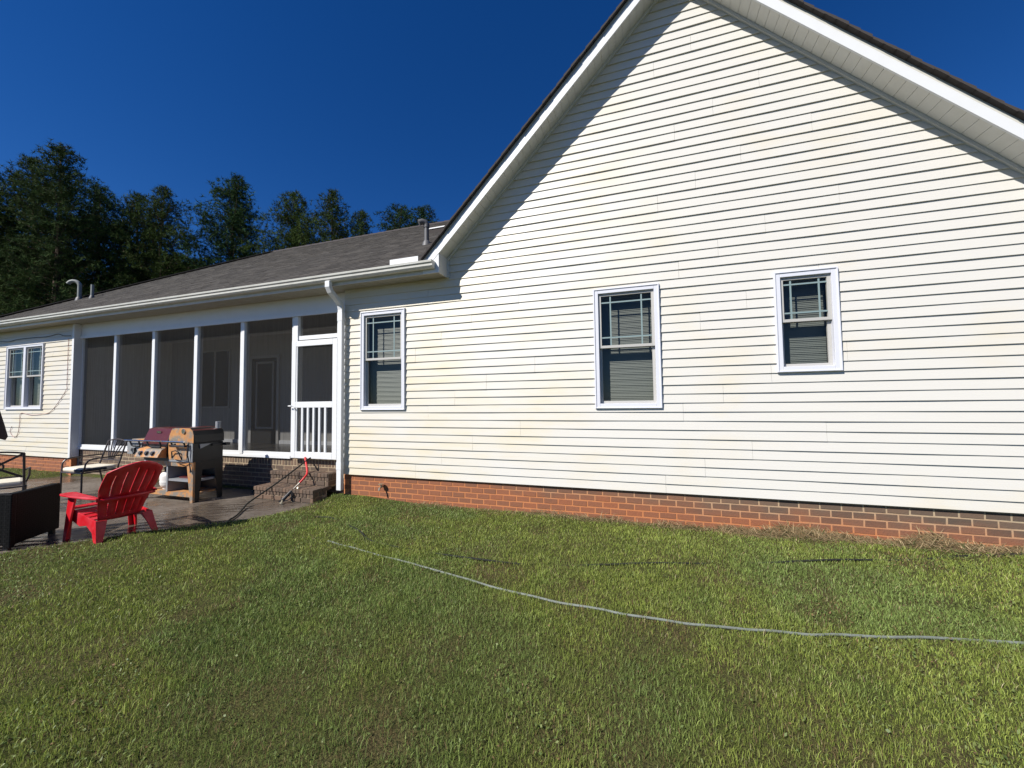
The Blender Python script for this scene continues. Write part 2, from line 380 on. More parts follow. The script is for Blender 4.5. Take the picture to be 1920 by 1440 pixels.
def sheath(name, xL, xR, zl, zh, wins, m, y0=.007, y1=.12):
    mb = MB(); xs = sorted({xL, xR, *[w[0] + .03 for w in wins], *[w[1] - .03 for w in wins]})
    for a, b in zip(xs[:-1], xs[1:]):
        mid = (a + b) / 2; w = [w for w in wins if w[0] < mid < w[1]]
        if w: mb.box((a, y0, zl), (b, y1, w[0][2] + .03)); mb.box((a, y0, w[0][3] - .03), (b, y1, zh))
        else: mb.box((a, y0, zl), (b, y1, zh))
    return mb
mb = sheath('gable_wall', WL, WR, Z0, 3.50, WINS, MSOFF)
mb.prism([(-2.77, .007, 3.50), (WR, .007, 3.50), (WR, .007, AZ - (WR - AX)), (AX, .007, AZ), (-2.77, .007, AZ - (AX + 2.77))], (0, .113, 0))
gw = mb.build('gable_wall', MSOFF, house); tag(gw, label='sunlit white sided gable wall with three windows')
courses(gw, WL, WR, 62, WINS, True)
MB().box((WR, -.03, Z0), (WR + .09, .10, 3.55)).build('corner_trim', MWHITE, gw)
lw = sheath('porch_side_wall', -17.2, -12.53, Z0, 3.54, WINL, MSOFF).build('side_wall', MSOFF, house)
tag(lw, label='short white sided wall with twin window left of the porch')
courses(lw, -17.2, -12.56, 28, WINL, False)
MB().box((-12.56, -.026, Z0 - .01), (-12.485, .128, 3.535)).build('corner_trim', MWHITE, lw)
# hidden sides that keep daylight out of the rooms
mb = MB(); mb.box((WL + .002, .13, 0), (WL + .14, 8.5, 3.5)); mb.box((WR - .12, .13, 0), (WR, 8.5, 3.78)); mb.box((WL, 8.5, 0), (WR, 8.6, 3.6)); mb.box((-17.2, 8.5, 0), (WL, 8.6, 3.6)); mb.box((-17.2, .13, 0), (-17.1, 8.5, 3.5)); mb.box((-12.66, .14, .0), (-12.54, 8.5, 3.5))
mb.prism([(-2.77, 8.5, 3.5), (WR, 8.5, 3.5), (WR, 8.5, 3.78), (AX, 8.5, AZ), (-2.77, 8.5, 3.78)], (0, .1, 0)).build('rear_wall', MSOFF, house)
MB().box((-17.1, .14, 3.42), (-4.62, 8.5, 3.46)).build('ceiling_board', MCEIL, house)

# --- windows
def window(x0, x1, z0, z1, twin=False, label=None):
    mb = MB(); t = .068; y = -.034
    for (a, b, c, d) in ((x0, x0 + t, z0, z1), (x1 - t, x1, z0, z1), (x0 + t, x1 - t, z0, z0 + t), (x0 + t, x1 - t, z1 - t, z1)):
        mb.box((a, y, c), (b, .11, d))
    e = .020
    for (a, b, c, d) in ((x0 + .004, x0 + e, z0 + .004, z1 - .004), (x1 - e, x1 - .004, z0 + .004, z1 - .004), (x0 + e, x1 - e, z0 + .004, z0 + e), (x0 + e, x1 - e, z1 - e, z1 - .004)):
        mb.box((a, y - .010, c), (b, y + .006, d))
    ix = [(x0 + t, x1 - t)]
    if twin:
        xm = (x0 + x1) / 2; mb.box((xm - .05, y, z0 + t), (xm + .05, .11, z1 - t)); ix = [(x0 + t, xm - .05), (xm + .05, x1 - t)]
    w = mb.build('window', MWIN, house, bevel=.004); tag(w, label=label)
    for (a, b) in ix:
        c, d = z0 + t, z1 - t; zm = c + (d - c) * .515; s = .035
        def sash(zl, zh, ya, yb, name):
            m_ = MB(); m_.box((a, ya, zl), (a + s, yb, zh)); m_.box((b - s, ya, zl), (b, yb, zh)); m_.box((a + s, ya, zl), (b - s, yb, zl + s)); m_.box((a + s, ya, zh - s), (b - s, yb, zh))
            return m_.build(name, MSASH, w, bevel=.002)
        sash(zm - .02, d, -.006, .030, 'upper_sash'); sash(c, zm + .015, .034, .066, 'lower_sash')
        MB().add([(a + s, .012, zm + s - .02), (b - s, .012, zm + s - .02), (b - s, .012, d - s), (a + s, .012, d - s)], [(0, 1, 2, 3)]).build('pane', MGLASS, w)
        MB().add([(a + s, .05, c + s), (b - s, .05, c + s), (b - s, .05, zm - s + .015), (a + s, .05, zm - s + .015)], [(0, 1, 2, 3)]).build('pane', MGLASS, w)
        wv = b - a; hv = d - zm; g = .018
        for fx in (.22, .78): MB().box((a + wv * fx - g / 2, .0035, zm + s - .02), (a + wv * fx + g / 2, .009, d - s)).build('muntin', MMUNT, w)
        for fz in (.17, .83): MB().box((a + s, .0025, zm + hv * fz - g / 2), (b - s, .0085, zm + hv * fz + g / 2)).build('muntin', MMUNT, w)
        m_ = MB(); z = c + .03; i = 0
        while z < d - .05:
            yy = .15 + .002 * math.sin(i * 1.7)
            m_.add([(a + .01, yy - .005, z), (b - .01, yy - .005, z), (b - .01, yy + .004, z + .0235), (a + .01, yy + .004, z + .0235)], [(0, 1, 2, 3)]); z += .0215; i += 1
        m_.box((a + .005, .13, d - .05), (b - .005, .17, d)); m_.box((a + .01, .14, c + .005), (b - .01, .16, c + .03))
        m_.build('blind', MBLIND, w)
        m_ = MB(); m_.box((a - .06, .24, c - .08), (b + .06, .25, d + .08)); m_.build('dark_room_sheet', MDARK, w)  # black sheet put in as the unlit room behind the blind
for wn, lb in zip(WINS, ('window between downspout and gable corner shadow', 'tall window in the middle of the gable wall', 'short window high on the gable wall')): window(*wn, label=lb)
window(*WINL[0], twin=True, label='twin window with white mullion left of the porch')

# --- brick base
def brickmesh(name, l, h, m, seed):
    r_ = random.Random(seed); mb = MB(); j = lambda: r_.uniform(-.0022, .0022)
    f = [(-l / 2 + .004 + j(), -.007, -h / 2 + .004 + j()), (l / 2 - .004 + j(), -.007, -h / 2 + .004 + j()), (l / 2 - .004 + j(), -.007, h / 2 - .004 + j()), (-l / 2 + .004 + j(), -.007, h / 2 - .004 + j())]
    k = [(-l / 2, 0, -h / 2), (l / 2, 0, -h / 2), (l / 2, 0, h / 2), (-l / 2, 0, h / 2)]; b = [(x, .05, z) for x, y, z in k]
    mb.add(f + k + b, [(0, 1, 2, 3)] + [(i, 4 + i, 4 + (i + 1) % 4, (i + 1) % 4) for i in range(4)] + [(4 + i, 8 + i, 8 + (i + 1) % 4, 4 + (i + 1) % 4) for i in range(4)])
    o = mb.build(name, m); me = o.data; bpy.data.objects.remove(o); return me
BRR = [brickmesh('brick', .192, .070, MBRR, i) for i in range(5)]; BRD = [brickmesh('brick', .192, .070, MBRD, 10 + i) for i in range(5)]
ROW = [brickmesh('brick', .060, .118, MBRD, 20 + i) for i in range(5)]
LB, HB = .2032, .0813
def lay(parent, meshes, xa, xb, ztop, n, y, l=LB, h=HB, stagger=True, rz=0, ax='x'):
    for c in range(n):
        z = ztop - h * (c + .5); x = xa + (l / 2 if (c % 2 and stagger) else 0)
        if c % 2 and stagger: pass
        while x + l * .5 < xb + .001 or x < xb - l * .4:
            if x > xb - l * .3: break
            jj = random.uniform(-.002, .002)
            loc = (x + l / 2, y + jj, z + random.uniform(-.0015, .0015)) if ax == 'x' else (y - jj, x + l / 2, z)
            if x + l <= xb + .01: inst('brick', random.choice(meshes), parent, loc, (0, random.uniform(-.006, .006), rz))
            x += l
bf = MB().box((WL - .02, .0225, -.3), (WR + .02, .12, Z0 - .012)).build('brick_foundation', MMOR, house); tag(bf, label='clay stained brick base under the gable wall')
lay(bf, BRR, WL - .02, WR + .03, Z0 - .014, 7, .026)
bl_ = MB().box((-17.2, .0225, -.3), (-12.53, .12, Z0 - .012)).build('brick_foundation', MMOR, house); lay(bl_, BRR, -17.2 + .12, -12.52, Z0 - .014, 7, .026)
PY = .13
pf = MB().box((-12.53, PY + .0205, -.3), (WL - .02, PY + .2, .598)).build('porch_foundation', MMOD, house); tag(pf, label='brown brick porch base with light mortar joints')
lay(pf, ROW, -12.53, WL - .04, .600, 1, PY + .024, .071, .126, False)
lay(pf, BRD, -12.53, WL - .04, .474, 6, PY + .024)

# --- screened porch
for i, (a, b) in enumerate([(-12.53, -12.47), (-11.30, -11.165), (-9.985, -9.85), (-8.665, -8.53), (-7.36, -7.225), (-6.05, -5.885), (-5.02, -4.755)]):
    mb = MB().box((a, PY - .005, .655), (b, PY + .08, 3.235)); 
    if 0 < i < 6: mb.box((a + .045, PY - .022, .656), (b - .012, PY - .003, 3.234))
    mb.build('porch_post', MWHITE, house, bevel=.004)
MB().box((-12.483, PY - .018, .602), (-6.05, PY + .10, .655)).box((-12.47, PY - .004, .655), (-6.05, PY + .06, .712)).build('porch_sill', MWHITE, house, bevel=.003)
MB().box((-12.485, PY - .03, 3.235), (WL + .0, PY + .12, 3.539)).build('porch_beam', MWHITE, house)
mb = MB().box((-12.485, PY - .05, 3.200), (WL, PY - .03, 3.262)); mb.build('beam_trim', MWHITE, house)
for a, b in ((-12.47, -11.30), (-11.165, -9.985), (-9.85, -8.665), (-8.53, -7.36), (-7.225, -6.05)):
    m_ = MB().add([(a, PY + .03, .712), (b, PY + .03, .712), (b, PY + .03, 3.235), (a, PY + .03, 3.235)], [(0, 1, 2, 3)]).build('screen_panel', MSCREEN, house)
MB().add([(-5.885, PY + .03, 2.84), (-5.02, PY + .03, 2.84), (-5.02, PY + .03, 3.235), (-5.885, PY + .03, 3.235)], [(0, 1, 2, 3)]).build('screen_panel', MSCREEN, house)
MB().box((-5.885, PY - .004, 2.765), (-5.02, PY + .08, 2.84)).build('door_header', MWHITE, house, bevel=.003)
# porch room
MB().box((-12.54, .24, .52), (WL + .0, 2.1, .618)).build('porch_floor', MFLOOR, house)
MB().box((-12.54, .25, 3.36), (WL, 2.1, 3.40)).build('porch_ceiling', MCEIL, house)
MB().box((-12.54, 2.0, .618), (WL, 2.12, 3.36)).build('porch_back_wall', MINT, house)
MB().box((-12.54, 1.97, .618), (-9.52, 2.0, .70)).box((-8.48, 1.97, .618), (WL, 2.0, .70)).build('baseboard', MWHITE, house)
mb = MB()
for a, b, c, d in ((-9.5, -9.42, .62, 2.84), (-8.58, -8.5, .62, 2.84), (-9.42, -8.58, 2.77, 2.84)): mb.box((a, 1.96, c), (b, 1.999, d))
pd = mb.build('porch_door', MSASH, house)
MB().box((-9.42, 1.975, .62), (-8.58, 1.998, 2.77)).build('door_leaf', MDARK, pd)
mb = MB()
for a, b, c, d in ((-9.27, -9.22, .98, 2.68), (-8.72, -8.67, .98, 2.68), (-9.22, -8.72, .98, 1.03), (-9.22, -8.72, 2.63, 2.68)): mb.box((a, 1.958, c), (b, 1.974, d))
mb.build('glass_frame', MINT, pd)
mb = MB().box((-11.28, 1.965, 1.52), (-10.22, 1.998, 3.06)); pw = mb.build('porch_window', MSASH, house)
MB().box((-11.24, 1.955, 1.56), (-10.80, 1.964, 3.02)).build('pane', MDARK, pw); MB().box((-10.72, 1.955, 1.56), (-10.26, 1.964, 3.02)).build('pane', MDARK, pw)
# screen door, hung proud of the frame
dx0, dx1, dz0, dz1, dy = -5.965, -4.945, .632, 2.735, .045
mb = MB(); st = .098
mb.box((dx0, dy, dz0), (dx0 + st, dy + .036, dz1)); mb.box((dx1 - st, dy, dz0), (dx1, dy + .036, dz1)); mb.box((dx0 + st, dy, dz0), (dx1 - st, dy + .036, dz0 + .115)); mb.box((dx0 + st, dy, dz1 - .10), (dx1 - st, dy + .036, dz1)); mb.box((dx0 + st, dy, 1.53), (dx1 - st, dy + .036, 1.635))
sd_ = mb.build('screen_door', MWHITE, house, bevel=.005); tag(sd_, label='white screen door with vertical balusters in its lower half')
MB().add([(dx0 + st, dy + .028, dz0 + .115), (dx1 - st, dy + .028, dz0 + .115), (dx1 - st, dy + .028, dz1 - .1), (dx0 + st, dy + .028, dz1 - .1)], [(0, 1, 2, 3)]).build('screen', MSCREEN, sd_)
for i in range(5):
    x = dx0 + st + .155 + i * (dx1 - dx0 - 2 * st - .155) / 5.2; MB().box((x - .021, dy + .002, dz0 + .110), (x + .021, dy + .034, 1.535)).build('baluster', MWHITE, sd_, bevel=.003)
MB().box((dx0 + st + .012, dy + .004, dz0 + .110), (dx0 + st + .034, dy + .026, dz1 - .1)).build('inner_stop', MWHITE, sd_)
mb = MB().tube([(dx0 + .04, dy + .003, 1.56), (dx0 + .04, dy - .045, 1.56)], .012); mb.tube([(dx0 + .05, dy - .045, 1.56), (dx0 + .01, dy - .052, 1.562), (dx0 - .012, dy - .05, 1.56)], [.014, .011, .009]); mb.tube([(dx0 + .06, dy - .02, 1.55), (dx0 + .10, dy - .035, 1.53), (dx0 + .125, dy - .03, 1.48)], .009).build('door_handle', MWHITE, sd_, smooth=True)

# --- eaves, soffits, gutter
OV = -.30; EZ = 3.54
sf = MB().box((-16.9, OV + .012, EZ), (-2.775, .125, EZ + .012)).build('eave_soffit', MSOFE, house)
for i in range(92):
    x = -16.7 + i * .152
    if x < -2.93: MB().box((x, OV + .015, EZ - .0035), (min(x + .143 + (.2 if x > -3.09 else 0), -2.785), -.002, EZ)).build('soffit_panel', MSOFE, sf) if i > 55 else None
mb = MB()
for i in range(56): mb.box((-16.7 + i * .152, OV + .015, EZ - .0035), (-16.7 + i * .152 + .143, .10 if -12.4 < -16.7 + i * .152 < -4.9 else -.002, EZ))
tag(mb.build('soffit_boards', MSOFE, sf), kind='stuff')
MB().box((-16.9, OV - .004, EZ - .012), (-2.775, OV + .012, 3.695)).build('eave_fascia', MGUT, house)
def gutter(xa, xb):
    y0 = OV - .006
    prof = [(y0, 3.692), (y0, 3.585), (y0 - .075, 3.585), (y0 - .098, 3.612), (y0 - .100, 3.640), (y0 - .118, 3.660), (y0 - .122, 3.690), (y0 - .112, 3.694), (y0 - .110, 3.688), (y0 - .116, 3.686), (y0 - .112, 3.664), (y0 - .094, 3.644), (y0 - .092, 3.615), (y0 - .072, 3.591), (y0 - .006, 3.591), (y0 - .006, 3.692)]
    return MB().prism([(xa, y, z) for y, z in prof], (xb - xa, 0, 0))
gt = gutter(-17.0, -2.83).build('gutter', MGUT, house)
y0 = OV - .006
MB().prism([(-2.832, y, z) for y, z in [(y0, 3.692), (y0, 3.583), (y0 - .077, 3.583), (y0 - .1, 3.611), (y0 - .102, 3.64), (y0 - .12, 3.66), (y0 - .124, 3.692)]], (.012, 0, 0)).build('end_cap', MGUT, gt)
MB().box((-3.535, -.425, 3.665), (-3.045, -.421, 3.768)).build('splash_guard', MWHITE, gt)
ds = MB(); hx, hy = .046, .034
def dsrect(x, y, z, ax): return [(x - hx, y - hy, z), (x + hx, y - hy, z), (x + hx, y + hy, z), (x - hx, y + hy, z)] if ax == 'z' else None
path = [(-.372, 3.588), (-.372, 3.50), (-.33, 3.43), (-.17, 3.32), (-.105, 3.26), (-.085, 3.18), (-.085, .16)]
pts = [(-4.745, y, z) for y, z in path]
for p, q_ in zip(pts[:-1], pts[1:]): pass
rings = []
for i, (y, z) in enumerate(path):
    a = Vector(path[max(i - 1, 0)]); b = Vector(path[min(i + 1, len(path) - 1)]); t = (b - a).normalized(); nrm = Vector((-t.y, t.x)) * hy
    rings += [(-4.745 - hx, y - nrm.x, z - nrm.y), (-4.745 + hx, y - nrm.x, z - nrm.y), (-4.745 + hx, y + nrm.x, z + nrm.y), (-4.745 - hx, y + nrm.x, z + nrm.y)]
fs = [(i * 4 + k, i * 4 + (k + 1) % 4, (i + 1) * 4 + (k + 1) % 4, (i + 1) * 4 + k) for i in range(len(path) - 1) for k in range(4)] + [(3, 2, 1, 0), tuple((len(path) - 1) * 4 + k for k in range(4))]
ds.add(rings, fs); dso = ds.build('downspout', MWHITE, house, bevel=.006)
MB().box((-4.745 - hx - .003, -.085 - hy - .003, 2.99), (-4.745 + hx + .003, -.085 + hy + .003, 3.13)).build('sleeve', MWHITE, dso); MB().box((-4.745 - hx - .003, -.085 - hy - .003, .50), (-4.745 + hx + .003, -.085 + hy + .003, .62)).build('sleeve', MWHITE, dso)
MB().box((-4.80, -.06, 1.9), (-4.69, .04, 1.93)).build('bracket', MWHITE, dso)

# --- gable rakes: two step fascia, panelled soffit, shingle edge
def rake(sgn, xend):
    def pt(x, y, dz): return (x, y, AZ + dz - abs(x - AX))
    x0 = AX
    def board(ya, yb, za, zb, name, m, x1=xend):
        mb = MB(); mb.hexa([pt(x0, ya, za), pt(x1, ya, za), pt(x1, yb, za), pt(x0, yb, za)], [pt(x0, ya, zb), pt(x1, ya, zb), pt(x1, yb, zb), pt(x0, yb, zb)]); return mb.build(name, m, house)
    board(OV - .012, OV + .01, -.012, .128, 'rake_fascia', MWHITE)
    board(OV - .002, OV + .012, .128, .190, 'rake_trim', MGUT)
    sf = board(OV + .012, .004, .010, .020, 'rake_soffit', MSOFF, xend)
    ln = abs(xend - x0); npan = int(ln / .0925)
    for i in range(npan):
        a = x0 + sgn * i * .0925; b = a + sgn * .0885
        if sgn < 0 and b < -2.75: break
        dzp = random.uniform(-.001, .001)
        mb = MB().hexa([pt(a, OV + .011, .001 + dzp), pt(b, OV + .011, .001), pt(b, -.002, .001), pt(a, -.002, .001)], [pt(a, OV + .011, .011), pt(b, OV + .011, .011), pt(b, -.002, .011), pt(a, -.002, .011)]); mb.build('soffit_panel', MSOFF, sf)
    xw = max(xend, -2.77) if sgn < 0 else xend
    mb = MB().hexa([pt(x0, -.045, -.045), pt(xw, -.045, -.045), pt(xw, .003, -.045), pt(x0, .003, -.045)], [pt(x0, -.045, .0), pt(xw, -.045, .0), pt(xw, .003, .0), pt(x0, .003, .0)]); mb.build('soffit_moulding', MSOFF, house)
    mb = MB(); s_ = math.sqrt(.5); c = 0
    while c * .1 < ln:                     # stepped shingle ends along the rake
        a = x0 + sgn * c * .1; b = x0 + sgn * min((c + 1) * .1 + .012, ln + .03); o_ = random.uniform(-.008, .006); lift = random.uniform(0, .006)
        mb.hexa([pt(a, OV - .062 + o_, .190), pt(b, OV - .062 + o_, .190), pt(b, .4, .190), pt(a, .4, .190)], [pt(a, OV - .062 + o_, .212 + lift), pt(b, OV - .062 + o_, .226 + lift), pt(b, .4, .226 + lift), pt(a, .4, .212 + lift)]); c += 1
    e = mb.build('shingle_edge', MRIM, house); tag(e, kind='stuff')
    mb = MB().hexa([pt(x0, .02, .12), pt(xend, .02, .12), pt(xend, 8.8, .12), pt(x0, 8.8, .12)], [pt(x0, .02, .205), pt(xend, .02, .205), pt(xend, 8.8, .205), pt(x0, 8.8, .205)]); mb.build('gable_roof', MSHI, house)
rake(-1, -3.03); rake(1, 4.33)
MB().box((AX - .12, OV - .04, AZ + .17), (AX + .12, 8.8, AZ + .235)).build('ridge_cap', MRIM, house)
# boxed eave return at the left foot of the gable
mb = MB().prism([(-2.765, OV - .008, EZ - .012), (-2.765, OV - .008, AZ - (AX + 2.765) - .013), (-3.028, OV - .008, EZ + .01), (-3.028, OV - .008, EZ - .0115)], (0, .02, 0)); mb.build('eave_return_face', MWHITE, house)
MB().box((-2.78, OV + .012, EZ - .014), (-2.762, .004, AZ - (AX + 2.77) - .002)).build('eave_return_side', MSOFF, house)
MB().box((-2.762, -.04, EZ - .01), (-2.74, -.001, 3.80)).build('return_moulding', MSOFF, house)
MB().box((WR, OV, 3.54), (4.33, .1, 3.56)).build('eave_return_soffit', MSOFF, house)

# --- main roof with laid shingle courses
SL = .65; RY = 4.3; EY = -.345; RZ = 3.705 + SL * (RY - EY); HXE = -16.7; HXR = -11.55
def rz_(y): return 3.705 + SL * (y - EY)
mr = MB().add([(HXE, EY, rz_(EY) - .02), (-3.12, EY, rz_(EY) - .02), (.1, RY, RZ - .02), (HXR, RY, RZ - .02), (HXE, 8.9, rz_(EY) - .02), (0, 8.9, rz_(EY) - .02),
               (HXE, EY, rz_(EY) - .07), (-3.12, EY, rz_(EY) - .07), (.1, RY, RZ - .07), (HXR, RY, RZ - .07), (HXE, 8.9, rz_(EY) - .07), (0, 8.9, rz_(EY) - .07)],
              [(0, 1, 2, 3), (3, 2, 5, 4), (0, 3, 4), (6, 9, 8, 7), (9, 10, 11, 8), (6, 10, 9), (0, 6, 7, 1), (4, 5, 11, 10), (0, 4, 10, 6), (1, 7, 8, 2), (2, 8, 11, 5)]).build('main_roof', MSHI, house)
tag(mr, label='low brown grey shingle roof with hip end over the porch')
mb = MB(); tones = []; up = Vector((0, 1, SL)).normalized(); nr = Vector((0, -SL, 1)).normalized(); ncs = int((RY - EY) / (.145 * up.y)) + 1
for c in range(ncs):
    ya = EY - .01 + c * .145 * up.y; yb = min(ya + .165 * up.y, RY); 
    if ya > RY - .02: break
    xl = HXE + (HXR - HXE) * (ya - EY) / (RY - EY); x = xl - random.random() * .2
    xr = min(-.4, -3.12 + .66 * (ya - EY))
    while x < xr:
        w = random.uniform(.14, .34); a, b = max(x, xl), min(x + w, xr)
        if b > a + .02:
            th = random.uniform(.004, .011); dzz = Vector((0, 0, 0)); sh = random.uniform(-.006, .006)
            y1 = ya + sh
            p = [Vector((a, y1, rz_(y1))) + nr * th, Vector((b - .004, y1, rz_(y1))) + nr * th, Vector((b - .004, yb, rz_(yb))) - nr * .004, Vector((a, yb, rz_(yb))) - nr * .004, Vector((a, y1, rz_(y1) - .02)), Vector((b - .004, y1, rz_(y1) - .02))]
            mb.add(p, [(0, 1, 2, 3), (4, 5, 1, 0)]); tones += [random.random()] * 6
        x += w
so = mb.build('shingles', MSHI, mr); tag(so, kind='stuff')
at = so.data.attributes.new('tone', 'FLOAT', 'POINT'); at.data.foreach_set('value', tones)
mb = MB()
for i in range(40):
    x = HXR + i * .28; 
    if x < -.6: mb.hexa([(x, RY - .13, RZ - .07), (x + .29, RY - .13, RZ - .075), (x + .29, RY + .13, RZ - .075), (x, RY + .13, RZ - .07)], [(x, RY - .02, RZ + .035), (x + .29, RY - .02, RZ + .022), (x + .29, RY + .02, RZ + .022), (x, RY + .02, RZ + .035)])
tag(mb.build('ridge_cap', MRIM, mr), kind='stuff')
mb = MB(); p0 = Vector((HXE, EY, rz_(EY))); p1 = Vector((HXR, RY, RZ)); 
mb.bar(p0 + Vector((0, 0, .004)), p1 + Vector((0, 0, .004)), .22, .02); mb.build('hip_cap', MSHI, mr)
# roof vents
def pipe(x, y, r, h, m, elbow=None, label=None):
    z = rz_(y); mb = MB(); 
    if elbow == 'goose':
        mb.tube([(x, y, z - .05), (x, y, z + h)], r, 12); o = mb.build('vent_pipe', m, house, smooth=True)
        k = [(x - .115 * (1 - math.cos(t)), y - .07 * (1 - math.cos(t)), z + h - .01 + .12 * math.sin(t)) for t in np.linspace(0, math.pi * .9, 9)]
        MB().tube(k, r * 1.05, 12).build('gooseneck', m, o, smooth=True)
    elif elbow:
        mb.tube([(x, y, z - .05), (x, y, z + h)], r, 12); o = mb.build('vent_pipe', m, house, smooth=True)
        MB().tube([(x, y, z + h - .06), (x, y, z + h), (x - .02, y - .015, z + h + .04), (x - .07, y - .05, z + h + .05), (x - .12, y - .085, z + h + .02)], r * 1.25, 12).build('elbow', m, o, smooth=True)
    else: mb.tube([(x, y, z - .05), (x, y, z + h)], r, 12); o = mb.build('vent_pipe', m, house, smooth=True)
    MB().lathe([(r * 2.0, -.06), (r * 1.6, .02), (r * 1.12, .06)], (x, y, z)).build('flashing', MPIPED, o, smooth=True)
    tag(o, label=label)
pipe(-14.78, 1.02, .045, .40, MPIPE, 'goose', 'grey vent pipe with curved gooseneck top'); pipe(-14.01, .94, .035, .36, MPIPE, None, 'thin straight grey vent pipe'); pipe(-3.83, 1.15, .045, .38, MPIPED, 'elbow', 'dark vent pipe with elbow beside the gable rake')
mb = MB().hexa([(-4.6, 2.5, rz_(2.5)), (-3.9, 2.5, rz_(2.5)), (-3.9, 2.95, rz_(2.95)), (-4.6, 2.95, rz_(2.95))], [(-4.6, 2.5, rz_(2.5) + .10), (-3.9, 2.5, rz_(2.5) + .10), (-3.9, 2.95, rz_(2.95) + .06), (-4.6, 2.95, rz_(2.95) + .06)]); rv = mb.build('roof_vent', MRIM, house)
MB().box((-4.62, 2.485, rz_(2.5) + .10), (-3.88, 2.52, rz_(2.5) + .125)).build('vent_lip', MWHITE, rv)
# spigot on the brick
sp = MB().tube([(-3.965, .03, .245), (-3.965, -.06, .245)], .013); sp.tube([(-3.965, -.055, .245), (-3.965, -.085, .235), (-3.965, -.095, .20)], .015); sp.lathe([(.02, -.02), (.024, 0), (.016, .012)], (-3.965, -.03, .262)); spo = sp.build('spigot', MBRASS, house, smooth=True); tag(spo, label='brass garden spigot on the brick base')
MB().lathe([(.012, 0), (.045, .004), (.045, .012), (.012, .016)], (-3.965, -.045, .285), 10).build('valve_handle', MBRASS, spo)

# ------------------------------------------------------------------ brick steps
stp = empty('brick_steps', (-5.6, -.15, 0), label='two brown brick steps below the screen door', cat='steps')
def stepblock(xa, xb, ya, yb, za, zb):
    o = MB().box((xa + .03, ya + .03, za - .02), (xb - .03, yb, zb - .006)).build('step_core', MMOD, stp); o.location = (5.6, .15, 0)
    lay(o, ROW, xa, xb, zb, 1, ya + .026, .0712, .122, False)
    lay(o, BRD, xa, xb + .02, zb - .123, 1, ya + .026)
    # side bricks
    for zc, ms, l in ((zb - .061, ROW, .0712), (zb - .123 - .0406, BRD, LB)):
        y = ya + .012
        while y + l < yb + .03:
            inst('brick', random.choice(ms), o, (xb - .026, y + l / 2, zc), (0, 0, math.pi / 2)); inst('brick', random.choice(ms), o, (xa + .026, y + l / 2, zc), (0, 0, -math.pi / 2)); y += l
    x = xa
    TM = TOPB
    while x + .0712 < xb + .01:
        inst('brick', random.choice(TM), o, (x + .0356, ya + .105, zb - .004 + random.uniform(-.002, .001)), (-math.pi / 2, 0, 0)); 
        if yb - ya > .3: inst('brick', random.choice(TM), o, (x + .0356, ya + .31, zb - .004 + random.uniform(-.002, .001)), (-math.pi / 2, 0, 0))
        x += .0712
TOPB = [brickmesh('brick', .062, .196, MBRD, 30 + i) for i in range(4)]
stepblock(-6.26, -4.97, -.42, -.10, .0, .205); stepblock(-6.28, -4.97, -.10, .155, .205, .412)

# ------------------------------------------------------------------ grill
gr = empty('grill', (-7.6, -.68, 0), label='rusty combination gas and charcoal grill with maroon hoods on patio', cat='grill')
gx_, gy_ = -7.6, -.68
def G(mb, name, m, parent=gr, **k):
    mb.v = [(x - gx_, y - gy_, z) for x, y, z in mb.v] if parent is gr or True else mb.v
    return mb.build(name, m, parent, **k)
FY, BY = -.92, -.44
# right charcoal box and its hood, octagonal section seen from the front
def hood(xa, xb, za, zt, ya, yb, name, m, endm):
    sec = [(ya, za), (ya + .01, za + .10), (ya + .09, zt - .015), (ya + .15, zt), (yb - .15, zt), (yb - .07, zt - .03), (yb, za + .08), (yb, za)]
    return G(MB().prism([(xa, y, z) for y, z in sec], (xb - xa, 0, 0)), name, m, bevel=.006)
def hood_front(xa, xb, za, zt, ya, yb, name, m):
    w = xb - xa; sec = [(xa, za), (xa, za + .115), (xa + .065, zt - .03), (xa + .15, zt), (xb - .10, zt), (xb - .03, zt - .05), (xb, za + .13), (xb, za)]
    return G(MB().prism([(x, ya, z) for x, z in sec], (0, yb - ya, 0)), name, m, bevel=.006)
hood_front(-7.56, -6.955, .972, 1.222, FY + .006, BY + .01, 'charcoal_hood', MHOOD)
w = MB().prism([(x, FY, z) for x, z in [(-7.555, .975), (-7.555, 1.085), (-7.495, 1.19), (-7.415, 1.217), (-7.06, 1.217), (-6.99, 1.17), (-6.962, 1.10), (-6.962, .975)]], (0, .006, 0)); G(w, 'hood_front_plate', MRUST)
G(MB().prism([(-7.40, FY + .02, 1.2225), (-7.06, FY + .02, 1.2225), (-6.99, FY + .02, 1.178), (-6.985, FY + .02, 1.168), (-7.06, FY + .02, 1.21), (-7.40, FY + .02, 1.21)], (0, .44, 0)), 'hood_top_plate', MMAROON)
G(MB().lathe([(.038, 0), (.040, .008), (.030, .014)], (0, 0, 0), 16), 'tmp', MCHROME); 
bpy.data.objects.remove(bpy.data.objects['tmp'])
def disc_y(x, y, z, r, d, n=16): return MB().prism([(x + r * math.cos(t), y, z + r * math.sin(t)) for t in np.linspace(0, 2 * math.pi, n, endpoint=False)], (0, -d, 0))
G(disc_y(-7.19, FY, 1.165, .042, .018), 'thermometer', MCHROME, bevel=.004)
G(MB().box((-7.55, FY, .655), (-6.965, BY, .968)), 'firebox', MHOOD, bevel=.004)
G(MB().box((-7.548, FY - .012, .690), (-7.10, FY, .966)), 'front_panel', MRUST, bevel=.003)
G(MB().box((-7.095, FY - .010, .660), (-6.963, FY, .967)).box((-7.548, FY - .011, .657), (-7.095, FY, .688)), 'corner_panel', MSTEEL, bevel=.003)
